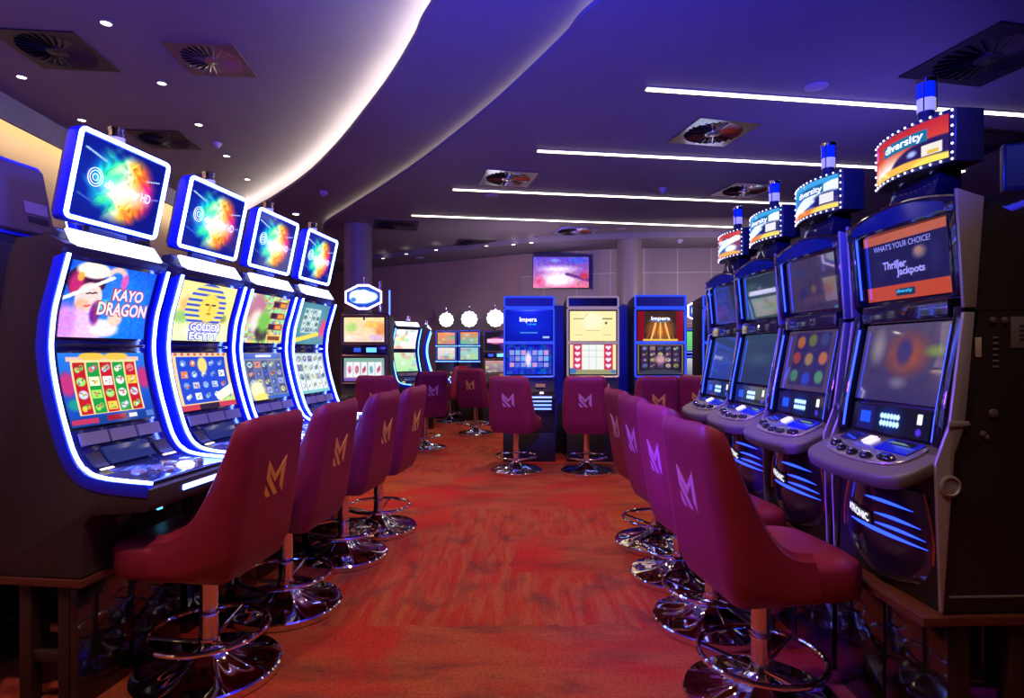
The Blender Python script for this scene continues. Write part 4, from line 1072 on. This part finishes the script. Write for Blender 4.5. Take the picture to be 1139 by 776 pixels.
    # beacon
    bc = MB().lathe([(.034, 2.163), (.034, 2.19), (.027, 2.20), (.026, 2.226)], (-.05, 0, 0), 24).build('beacon', DARKP, t)
    MB().lathe([(.029, 2.226), (.029, 2.272)], (-.05, 0, 0), 24).build('beacon_glass', WHITE_GLASS, bc, smooth=True)
    MB().lathe([(.030, 2.272), (.030, 2.330)], (-.05, 0, 0), 24).build('beacon_glass', BLUE_GLASS, bc)
    MB().lathe([(.032, 2.328), (.033, 2.342), (.028, 2.346), (.001, 2.347)], (-.05, 0, 0), 24).build('beacon_cap', CHROME, bc)
    for a in (.7, 2.5, 4.4): MB().lathe([(.003, 2.226), (.003, 2.334)], (-.05 + .031 * math.cos(a), .031 * math.sin(a), 0), 8).build('beacon_rod', CHROME, bc)
    if first:
        # fittings on the open end wall of the cabinet
        ye = HWR - .012
        def q(x, y):   # where the line of sight meets the end wall
            rz = rotz; n_ = Vector((-math.sin(rz), math.cos(rz))); o_ = Vector(loc) + n_ * ye
            r = Vector(((x - CX) / F_PX, 1)); tt = o_.dot(n_) / r.dot(n_); w = r * tt - Vector(loc)
            return w.x * math.cos(rz) + w.y * math.sin(rz), EYE - (y - HY) / F_PX * tt
        def plate(name, x0, y0, x1, y1, m, th=.003):
            a, b = q(x0, y0), q(x1, y1); return MB().box(min(a[0], b[0]), max(a[0], b[0]), ye, ye + th, min(a[1], b[1]), max(a[1], b[1])).build(name, m, cab, .001)
        plate('paper_sticker', 1084, 375, 1091, 397, PAPER)
        plate('vent_plate', 1124, 352, 1150, 387, mat('grey plate', hexc(120, 116, 116), .45, .3))
        for i in range(4): plate('vent_slot', 1133, 361 + 5 * i, 1150, 363.5 + 5 * i, DARKP, .0045)
        for i in range(6): plate('side_slot', 1104, 374 + 6.5 * i, 1110, 376.5 + 6.5 * i, mat('slot grey', hexc(110, 106, 104), .5), .0035)
        for x, y, r in ((1104, 356, .010), (1117, 356, .010), (1104.5, 459.5, .014), (1093, 482, .009), (1097, 486, .007)):
            a = q(x, y); MB().lathe([(r, 0), (r * .95, .006), (r * .6, .008), (.0005, .008)], (a[0], ye, a[1]), 16, axis='y').build('lock', mat('steel lock', hexc(150, 146, 140), .3, .7), cab)
        for z in (1.49,): MB().box(-.58, .005, ye - .002, ye + .002, z - .003, z + .001).build('seam', DARKP, cab)
        MB().box(-.58, .09, ye - .002, ye + .006, .575, .580).build('edge_strip', mat('slot grey'), cab)
    return t
ANG_R = -2
RZR = PI - math.radians(ANG_R)
RPOS = [at_z(x, y, 2.345).to_2d() + Vector((-.05, -.002)) for x, y in ((1028, 90), (919, 161), (859, 203), (821, 230))]
for k_, y_ in enumerate((2.13, 2.78, 3.395, 3.995)): RPOS[k_].y = y_
right_machine('nearest right machine, orange banded question screen under a red topper sign', art_choice, lw1, sign_red, RPOS[0], RZR, True)
right_machine('second right machine with fruit symbols on its dim lower screen', up2, lw2, sign_blue, RPOS[1], RZR)
right_machine('third right machine with a plain greenish upper screen and blue topper sign', up3, lw3, sign_blue, RPOS[2], RZR)
right_machine('farthest right machine with a mixed red and blue topper sign', up4, lw3, sign_mixed, RPOS[3], RZR)
pitchR = .598
for i, (p_, lab) in enumerate(zip(RPOS, ('nearest right stand of dark glossy panels under the orange banded screen machine', 'glossy black stand under the second right machine', 'glossy black stand under the third right machine', 'glossy black stand under the farthest right machine'))):
    # mirrored: the open end faces +y here, so turn the board the other way round
    ZB[0] = 0; w = pitchR if i else .60
    t = thing('machine_stand', lab, 'machine stand', (*p_, 0), RZR, 'stands under the right row')
    MB().box(-.60, .148 if i else .185, -w / 2 + (.0), w / 2 - .002, .492, .520).build('top_board', WOODEDGE, t, .003)
    MB().box(.075, .105, .006, w / 2 - .006, 0, .491).build('front_panel', BASEGLOSS, t, .002); MB().box(.075, .105, -w / 2 + .006, -.006, 0, .491).build('front_panel', BASEGLOSS, t, .002)
    for sx, sy in ((.02, w / 2 - .07), (-.16, w / 2 - .07), (.02, -w / 2 + .02), (-.56, -w / 2 + .02), (-.56, w / 2 - .07)):
        MB().box(sx, sx + .05, sy, sy + .05, 0, .491).build('leg', LEGD, t, .003)
    MB().box(-.54, .06, w / 2 - .06, w / 2 - .03, .14, .18).build('cross_rail', LEGD, t, .003)

# monitor on a white arm above the right row's end
def monitor():
    c = at_y(1160, 182, 2.9); ZB[0] = 0
    t = thing('monitor', 'blue lit monitor on a white arm above the nearest right machine', 'monitor', (c.x, c.y, c.z), math.radians(-112))
    MB().box(-.05, 0, -.16, .16, -.12, .12).build('housing', DARKP, t, .01)
    A = Art(40, 30, (24, 26, 96)).vgrad((30, 34, 110), (20, 20, 80))
    screen('screen', smap_profile([(0, -.10), (0, .105)], -.145, .145, .003), A, SCRD, t)
    MB().tube([(-.03, 0, -.1), (-.06, 0, -.16), (-.08, -.12, -.20), (-.08, -.3, -.21)], .02, 10).build('arm', mat('white arm', hexc(205, 200, 195), .4), t)
    MB().lathe([(.05, -.24 - (c.z - .24 - 1.72) if False else -.26), (.05, -.19), (.03, -.185)], (-.08, -.3, 0), 20).build('arm_foot', DARKP, t)
    MB().tube([(-.08, -.3, -.2), (-.08, -.3, -.2 - (c.z - .2 - 0.0))], .022, 10).build('arm_post', DARKP, t)
monitor()
# ================================================================== UPRIGHT MACHINES AT THE BACK
FR_BLUE = mat('blue lit frame', hexc(40, 60, 160), .25, .2, .4, emit=(.02, .07, .8), strength=1.1)
FR_PALE = mat('pale gold frame', hexc(225, 205, 165), .3, .3, .3, emit=(.5, .40, .28), strength=.35)
FR_BRONZE = mat('bronze frame', hexc(120, 96, 84), .32, .5, .3)
FR_CYAN = mat('cyan lit bar', (.6, .8, .9), .3, emit=(.08, .35, .9), strength=2.2)
PANELK = mat('dark purple panel', hexc(34, 24, 46), .2, .1, .4)
STRIPE = mat('blue white stripe light', (.8, .9, 1), .3, emit=(.15, .3, 1.), strength=2.2)
def upright(label, x, Y, rz, w, ztop, fr, up, low, group, us=(1.496, 1.867), lsz=(1.08, 1.45), panel=True, bars=None, mid=False, deck=.86, texts=(), stripes=True, small=False, body=BLACK, strength=SCR):
    ZB[0] = 0
    t = thing('slot_machine', label, 'slot machine', (x, Y, 0), -PI / 2 + math.radians(rz), group)
    h = w / 2; ft = .022 if not small else .012
    MB().prism([(-.012, ztop - .01), (-.02, deck + .12), (.02, deck), (.17, deck - .03), (.17, deck - .09), (.04, deck - .13), (.05, .36), (-.42, .36), (-.42, ztop - .05)], -h + .004, h - .004).build('cabinet', body, t, .006)
    MB().box(-.44, .075, -h - .0, h + .0, .0, .358).build('plinth', mat('dark plinth', hexc(22, 15, 20), .5), t, .004)
    for (z0, z1), nm, ar in ((us, 'upper_screen', up), (lsz, 'lower_screen', low)):
        r = rrect(-h + .014, h - .014, z0 - .03, z1 + .03, .02)
        MB().tube([(.004, y, z) for y, z in r], ft * .62, 6, True).build('screen_frame', fr, t)
        MB().box(-.012, -.002, -h + .02, h - .02, z0 - .024, z1 + .024).build('screen_surround', BEZELK, t)
        f = smap_profile([(0, z0), (0, z1)], -h + .042, h - .042, .003)
        s = screen(nm, f, ar(), strength, t)
        for body_, (u0, v0, u1, v1), m, which in texts:
            if which == nm: lettering(body_, f, u0, v0, u1, v1, m, s)
    if panel:
        r = rrect(-h + .014, h - .014, us[1] + .05, ztop - .012, .015)
        MB().tube([(.004, y, z) for y, z in r], ft * .62, 6, True).build('top_frame', fr, t)
        MB().box(-.012, .0, -h + .02, h - .02, us[1] + .055, ztop - .018).build('top_panel', PANELK if fr is not FR_BLUE else mat('blue panel', hexc(16, 20, 90), .4), t)
    if bars:
        for z in bars: MB().box(.006, .018, -h - .005, h + .005, z - .009, z + .009).build('light_bar', FR_CYAN, t, .003)
    if mid:
        MB().box(-.012, .006, -h + .02, h - .02, lsz[1] + .045, us[0] - .045).build('display_panel', mat('navy panel', hexc(14, 14, 50), .2, 0, .3), t, .003)
        zc = (lsz[1] + us[0]) / 2
        MB().box(.006, .010, -.13, -.04, zc - .025, zc + .025).build('credit_display', mat('blue display', (.02, .05, .2), .3, emit=(.02, .12, .8), strength=1.), t)
        MB().box(.006, .010, .03, .16, zc - .03, zc + .03).build('credit_display', mat('cyan display', (.1, .3, .4), .3, emit=(.15, .6, 1.), strength=1.3), t)
    if stripes:
        for k in range(4):
            yy = -.06 if k else .0
            MB().prism([(.172 - .03 * k, deck - .045 - .05 * k), (.18 - .03 * k, deck - .045 - .05 * k), (.178 - .03 * k, deck - .065 - .05 * k), (.170 - .03 * k, deck - .065 - .05 * k)], -.02, h - .05).build('light_stripe', STRIPE, t)
        for y, m in ((-.16, DARKP), (-.05, WHITE_GLOW), (.05, DARKP), (.15, WHITE_GLOW)):
            MB().lathe([(.026, deck - .012), (.024, deck + .004), (.001, deck + .005)], (.11, y * w / .64, 0), 14).build('button', m, t)
        MB().box(-.005, .03, .08, .2, deck + .06, deck + .10).build('bill_acceptor', mat('amber slot', hexc(150, 100, 60), .4, emit=(.4, .2, .05), strength=.4), t)
    return t
def art_bluelogo():
    A = Art(70, 50).vgrad((10, 30, 200), (6, 20, 170)); A.ell(.5, .5, .6, .5, (20, 50, 230), .9, .7); A.rect(.30, .70, .68, .745, (70, 140, 230)).rect(.8, .85, .95, .9, (170, 200, 240)); return A
def art_bluecells():
    A = Art(80, 56).vgrad((16, 40, 170), (10, 60, 190)); A.noise(.25, 5); A.ell(.5, .45, .3, .4, (60, 110, 240), .9, .7)
    for i in range(7):
        for j in range(3): A.rect(.08 + .125 * i, .2 + .2 * j, .17 + .125 * i, .35 + .2 * j, [(150, 150, 220), (90, 110, 220), (200, 150, 210), (120, 170, 240)][(i * 3 + j * 5) % 4])
    A.ell(.48, .5, .08, .3, (240, 220, 255), .5); return A
def art_cream():
    A = Art(70, 50, (250, 235, 170)); A.ell(.5, .35, .3, .35, (252, 242, 200), .4).rect(.08, .25, .3, .29, (170, 160, 120)).rect(.7, .25, .92, .29, (120, 100, 90)).line(.3, .25, .4, .08, .008, (200, 180, 120)).rect(.36, .64, .64, .66, (190, 170, 110)).rect(.1, .78, .28, .8, (200, 180, 120)).rect(.72, .78, .9, .8, (200, 180, 120)).ell(.78, .4, .03, .05, (60, 50, 60), .3).rect(.36, .8, .66, .81, (190, 170, 110)); return A
def art_hearts():
    A = Art(80, 56, (250, 225, 170)); A.rect(.08, 0, .26, .84, (200, 50, 90)).rect(.74, 0, .92, .84, (200, 50, 90)).rect(.27, 0, .73, .84, (235, 238, 235))
    for i in (.41, .56): A.rect(i, 0, i + .012, .84, (190, 200, 190))
    for j in (.2, .41, .62): A.rect(.27, j, .73, j + .012, (190, 200, 190))
    for x in (.17, .83):
        for j in range(4): A.ell(x - .03, .09 + .2 * j, .035, .05, (250, 230, 240), .3).ell(x + .03, .09 + .2 * j, .035, .05, (250, 230, 240), .3).ell(x, .13 + .2 * j, .04, .06, (250, 230, 240), .3)
    A.rect(0, .84, 1, 1, (150, 150, 110)).ell(.05, .88, .12, .12, (60, 110, 190), .4).ell(.93, .9, .06, .08, (70, 120, 200), .4); return A
def art_curtain():
    A = Art(80, 56, (60, 36, 20)); A.rect(0, 0, .15, 1, (130, 14, 22)).rect(.85, 0, 1, 1, (130, 14, 22)); A.ell(.5, .62, .36, .5, (210, 130, 50), .8)
    for k in range(7): A.line(.2 + .1 * k, .95, .35 + .05 * k, .4, .018, (250, 200, 110) if k % 2 else (150, 70, 30))
    A.rect(.12, .93, .88, 1, (230, 190, 80)); A.ell(.5, .3, .28, .1, (90, 110, 150), .4); return A
def art_darkreels():
    A = Art(80, 56, (130, 100, 70)); A.rect(.04, .04, .96, .95, (26, 22, 34)); A.cells(.08, .04, .92, .8, 5, 4, [(50, 42, 60), (60, 44, 80)], [(150, 150, 60), (90, 60, 120), (150, 110, 110), (90, 110, 170), (200, 180, 150)], .14); A.ell(.5, .5, .16, .2, (200, 150, 160), .6).ell(.5, .95, .6, .16, (60, 60, 80), .4); return A
def art_fruit():
    A = Art(70, 50).vgrad((250, 225, 160), (250, 215, 190)); A.ell(.2, .4, .2, .3, (180, 220, 130), .7).ell(.9, .5, .18, .4, (240, 150, 90), .6).ell(.7, .3, .25, .2, (250, 200, 100), .7).rect(.02, .7, .32, .95, (250, 230, 210)).rect(.36, .7, .62, .95, (250, 215, 190)).rect(.66, .7, .94, .95, (225, 190, 225)); A.noise(.1, 4); return A
def art_fruitreels():
    A = Art(70, 50).vgrad((120, 170, 150), (200, 170, 190)); A.cells(.06, .18, .94, .82, 5, 1, [(235, 240, 245)], [(220, 90, 110), (120, 190, 200), (230, 120, 160), (110, 150, 200)], .2); A.rect(0, .86, 1, 1, (120, 80, 170)); return A
def art_pale(c0, c1, seed):
    def f():
        rr = random.Random(seed); A = Art(40, 36).vgrad(c0, c1)
        for _ in range(9): A.ell(rr.random(), rr.random(), .08 + .16 * rr.random(), .08 + .14 * rr.random(), (rr.randint(90, 250), rr.randint(120, 250), rr.randint(90, 240)), .5, .6)
        return A
    return f
def art_pinksign():
    A = Art(60, 40, (14, 10, 24)); A.ell(.55, .5, .5, .22, (230, 90, 170), .4).ell(.9, .55, .3, .6, (110, 40, 170), .8).rect(.1, .4, .9, .6, (250, 190, 220)); return A
GB = 'upright machines in the facing back row'
def yx(px, Y): return (px - CX) / F_PX * Y
YF = 7.30
upright('blue framed upright machine with a deep blue upper screen', yx(588.5, YF), YF, 0, .645, 2.056, FR_BLUE, art_bluelogo, art_bluecells, GB, texts=(('Impera', (.29, .60, .67, .80), TEXTW, 'upper_screen'), ('LINE', (.46, .53, .66, .585), TEXTC, 'upper_screen')))
upright('pale framed upright machine with cream screen and pink heart reels', yx(659.5, YF), YF, 0, .66, 2.056, FR_PALE, art_cream, art_hearts, GB)
upright('blue framed upright machine with red curtain picture on its upper screen', yx(734.5, YF), YF, 0, .655, 2.07, FR_BLUE, art_curtain, art_darkreels, GB, texts=(('Impera', (.30, .66, .71, .82), TEXTW, 'upper_screen'),))
upright('blue framed upright machine half hidden by the far end of the right row', yx(810, YF), YF, 0, .65, 2.07, FR_BLUE, art_pale((20, 26, 60), (16, 20, 50), 3), art_pale((20, 24, 60), (30, 26, 50), 4), GB)
# their back-to-back neighbours, plain sides showing in the gaps
for px, lab in ((622, 'dark machine back showing in the gap between blue and pale framed machines'), (695, 'dark machine back showing in the gap between pale framed and curtain machines')):
    upright(lab, yx(px, 8.3), 8.3, 180, .62, 2.04, mat('steel blue frame', hexc(70, 96, 140), .4, .3), art_pale((60, 120, 220), (30, 60, 160), 8), art_pale((60, 120, 220), (30, 60, 160), 9), 'machines behind the facing back row', body=mat('steel blue body', hexc(78, 92, 132), .45, .2))
def hexagon(parent, x, z, hw_, hh, front=0.03):
    P = [(-hw_, -hh * .45), (-hw_ * .28, -hh), (hw_ * .28, -hh), (hw_, -hh * .45), (hw_, hh * .45), (hw_ * .28, hh), (-hw_ * .28, hh), (-hw_, hh * .45)]
    k = len(P); mb = MB()
    mb.add([(front, y, z + q) for y, q in P] + [(front - .08, y, z + q) for y, q in P], [tuple(range(k)), tuple(range(2 * k - 1, k - 1, -1))] + [(i, i + k, (i + 1) % k + k, (i + 1) % k) for i in range(k)])
    s = mb.build('hexagon_sign', mat('hexagon housing', hexc(40, 40, 110), .3), parent, .004)
    MB().tube([(front + .006, y * .96, z + q * .96) for y, q in P], .014, 8, True).build('neon_border', mat('white violet neon', (.9, .9, .9), .3, emit=(.75, .6, 1.), strength=3.), s)
    A = Art(72, 52, (20, 70, 190)); A.ell(.5, .5, .42, .34, (240, 250, 255), .25).ell(.3, .48, .25, .34, (235, 245, 255), .2).ell(.5, .3, .2, .16, (235, 245, 255), .3).ell(.75, .48, .2, .22, (230, 245, 255), .3).ell(.2, .62, .1, .12, (60, 130, 230), .4)
    A.rect(.5, .93, .54, .98, (255, 255, 255))
    f0 = smap_profile([(front + .001, z - hh * .9), (front + .001, z + hh * .9)], -hw_ * .9, hw_ * .9, .002)
    def f(u, v):   # squeeze the rectangle into the hexagon
        vv = np.abs(2 * np.asarray(v, float) - 1); k_ = np.interp(vv, [0, .48, 1], [1, 1, .30]); return f0(.5 + (np.asarray(u, float) - .5) * k_, v)
    screen('sign_face', f, A, SCRB, s)
    MB().lathe([(.018, z - hh - .14), (.018, z - hh + .01)], (front - .04, 0, 0), 12).build('sign_post', DARKP, s)
    return s
YH = 7.5
hm = upright('bronze framed upright machine with fruit screens under a glowing hexagon sign', yx(405, YH), YH, 0, .60, 1.87, FR_BRONZE, art_fruit, art_fruitreels, 'upright machines in the left back corner', us=(1.487, 1.80), lsz=(.985, 1.28), panel=False, mid=True, deck=.80)
hexagon(hm, 0, 2.06, .235, .155)
for y in (.0, .20): MB().lathe([(.02, 2.22 + y * .0 if y == 0 else 1.87), (.02, 2.27 if y == 0 else 2.22), (.026, 2.275 if y == 0 else 2.225), (.026, 2.32 if y == 0 else 2.27)], (-.03, y, 0), 14).build('beacon', BRASSY, hm)
hb = upright('pale machine with hexagon sign far behind, seen through the gap beside the curtain machine', yx(783, 9.2), 9.2, 0, .62, 1.75, FR_BLUE, art_pale((120, 220, 130), (90, 180, 110), 5), art_pale((200, 200, 210), (120, 120, 140), 6), 'machines behind the facing back row', us=(1.38, 1.68), lsz=(1.0, 1.26), panel=False)
hexagon(hb, -.06, 2.0, .27, .20)
# small machines with flower shaped signs
def flower(parent, z, r):
    mb = MB(); n = 72; vs = []
    for x in (.02, -.03):
        for k in range(n):
            a = 2 * PI * k / n; q = r * (.86 + .14 * abs(math.cos(6 * a)) ** .7); vs.append((x, q * math.cos(a), z + q * math.sin(a)))
    mb.add(vs, [tuple(range(n)), tuple(range(2 * n - 1, n - 1, -1))] + [(k, (k + 1) % n, n + (k + 1) % n, n + k) for k in range(n)])
    s = mb.build('flower_sign', mat('flower sign glow', (.9, .9, .9), .4, emit=(.86, .92, 1.), strength=1.5), parent, smooth=False)
    MB().lathe([(.02, z - r - .10), (.02, z - r + .02)], (-.005, 0, 0), 10).build('sign_post', DARKP, s)
    MB().lathe([(.014, z + r - .01), (.014, z + r + .07), (.02, z + r + .075), (.02, z + r + .11)], (-.01, 0, 0), 12).build('beacon', BRASSY, s)
GFm = 'small machines with flower signs'
Y7 = 11.7
m1 = upright('leftmost small machine with a white flower sign, orange picture above', yx(496.5, 11.95), 11.95, 0, .44, 1.80, FR_BLUE, art_pale((240, 150, 90), (200, 130, 120), 11), art_pale((235, 225, 220), (200, 190, 200), 12), GFm, us=(1.52, 1.76), lsz=(1.21, 1.45), panel=False, bars=(1.485, 1.17), small=True)
flower(m1, 2.02, .15)
m2 = upright('middle small machine with a white flower sign, rainbow picture above', yx(522, Y7), Y7, 0, .44, 1.80, FR_BLUE, art_pale((240, 130, 80), (90, 190, 170), 13), art_pale((150, 200, 210), (170, 210, 170), 14), GFm, us=(1.52, 1.76), lsz=(1.21, 1.45), panel=False, bars=(1.485, 1.17), small=True)
flower(m2, 2.02, .165)
m3 = upright('small machine with a pink lit logo screen and flower sign beside the blue framed machine', yx(551, 10.9), 10.9, 0, .46, 1.78, FR_BRONZE, art_pinksign, art_pale((200, 150, 160), (110, 100, 120), 15), GFm, us=(1.40, 1.74), lsz=(.98, 1.2), panel=False, small=True, mid=True)
flower(m3, 1.99, .165)
# tall machines with cyan neon edges
a_ = left_machine('tall cyan edged machine with two white green screens left of the flower signs', art_burst, art_pale((245, 245, 240), (235, 225, 220), 21), art_pale((200, 230, 190), (170, 220, 160), 22), (yx(456, 9.2), 9.2), -math.radians(38), False, 'cyan edged machines in the left back corner', CYAN_NEON)
ZB[0] = .494
MB().box(-.20, -.18, -.26, -.245, 1.80, 2.32).build('blade_light', mat('deep blue neon', (.3, .4, .9), .3, emit=(.05, .14, 1.), strength=4.), a_)
left_machine('dark machine seen edge-on with a cyan neon edge left of the flower signs', art_burst, art_pale((20, 30, 50), (20, 30, 60), 23), art_pale((20, 30, 50), (20, 30, 60), 24), (yx(481, 10.6), 10.6), -math.radians(-6), False, 'cyan edged machines in the left back corner', CYAN_NEON)
machine_stand('dark stand under the two screen cyan edged machine', (yx(456, 9.2), 9.2), -math.radians(38), .57, .046, .493, .03, 'stands in the left back corner')
machine_stand('dark stand under the edge-on cyan edged machine', (yx(481, 10.6), 10.6), math.radians(6), .57, .046, .493, .03, 'stands in the left back corner')

# ================================================================== CAMERA AND LIGHT
cam = bpy.data.cameras.new('camera'); co = bpy.data.objects.new('camera', cam); COL.objects.link(co)
co.location = (0, 0, EYE); co.rotation_euler = (PI / 2, 0, 0)
cam.sensor_width = 36; cam.lens = F_PX / W_PX * 36; cam.shift_y = (HY - H_PX / 2) / W_PX; cam.clip_start = .05; cam.clip_end = 60
SC.camera = co
def area(name, loc, tgt, size, power, col, spread=170):
    l = bpy.data.lights.new(name, 'AREA'); l.energy = power; l.color = col; l.size = size; l.spread = math.radians(spread)
    o = bpy.data.objects.new(name, l); COL.objects.link(o); o.location = loc
    d = Vector(tgt) - Vector(loc); o.rotation_euler = d.to_track_quat('-Z', 'Y').to_euler(); return o
# unseen blue light near the camera, then washes added for ceilings, wall and stools
area('blue_ceiling_wash', (.4, .9, 2.55), (.2, 3.0, 3.5), .15, 230, (.02, .03, 1.), 150)
area('blue_ceiling_wash', (3.2, 4.4, 2.0), (2.0, 6.0, 3.4), .15, 34, (.16, .13, 1.))
area('violet_ceiling_wash', (-.9, .7, 2.55), (-2.3, 2.4, 3.7), .5, 60, (.22, .08, 1.))
area('back_wall_fill', (.2, 8.8, 2.3), (.0, 11.4, 2.4), .12, 34, (.9, .66, .8))  # added pinkish fill without a fitting, brightens the back wall
area('back_wall_fill', (3.3, 8.8, 2.3), (3.2, 11, 2.4), .12, 30, (.9, .68, .76))
area('blue_aisle_fill', (-1.38, 3.15, 1.80), (.9, 2.75, .75), .12, 17, (.14, .01, 1.), 54)  # added fill on the right stools, strengthens the blue of the left neon
w = bpy.data.worlds.new('room_air'); SC.world = w; w.use_nodes = True
w.node_tree.nodes['Background'].inputs['Color'].default_value = (.30, .22, .40, 1); w.node_tree.nodes['Background'].inputs['Strength'].default_value = .0
SC.view_settings.view_transform = 'Standard'; SC.view_settings.look = 'None'; SC.view_settings.gamma = 1; SC.view_settings.use_curve_mapping = False
SC.view_settings.exposure = 0.0
SC.cycles.use_denoising = True
SC.cycles.max_bounces = 8; SC.cycles.diffuse_bounces = 4; SC.cycles.glossy_bounces = 5
SC.cycles.sample_clamp_indirect = 6
SC.cycles.caustics_reflective = False; SC.cycles.caustics_refractive = False
bpy.context.view_layer.update()
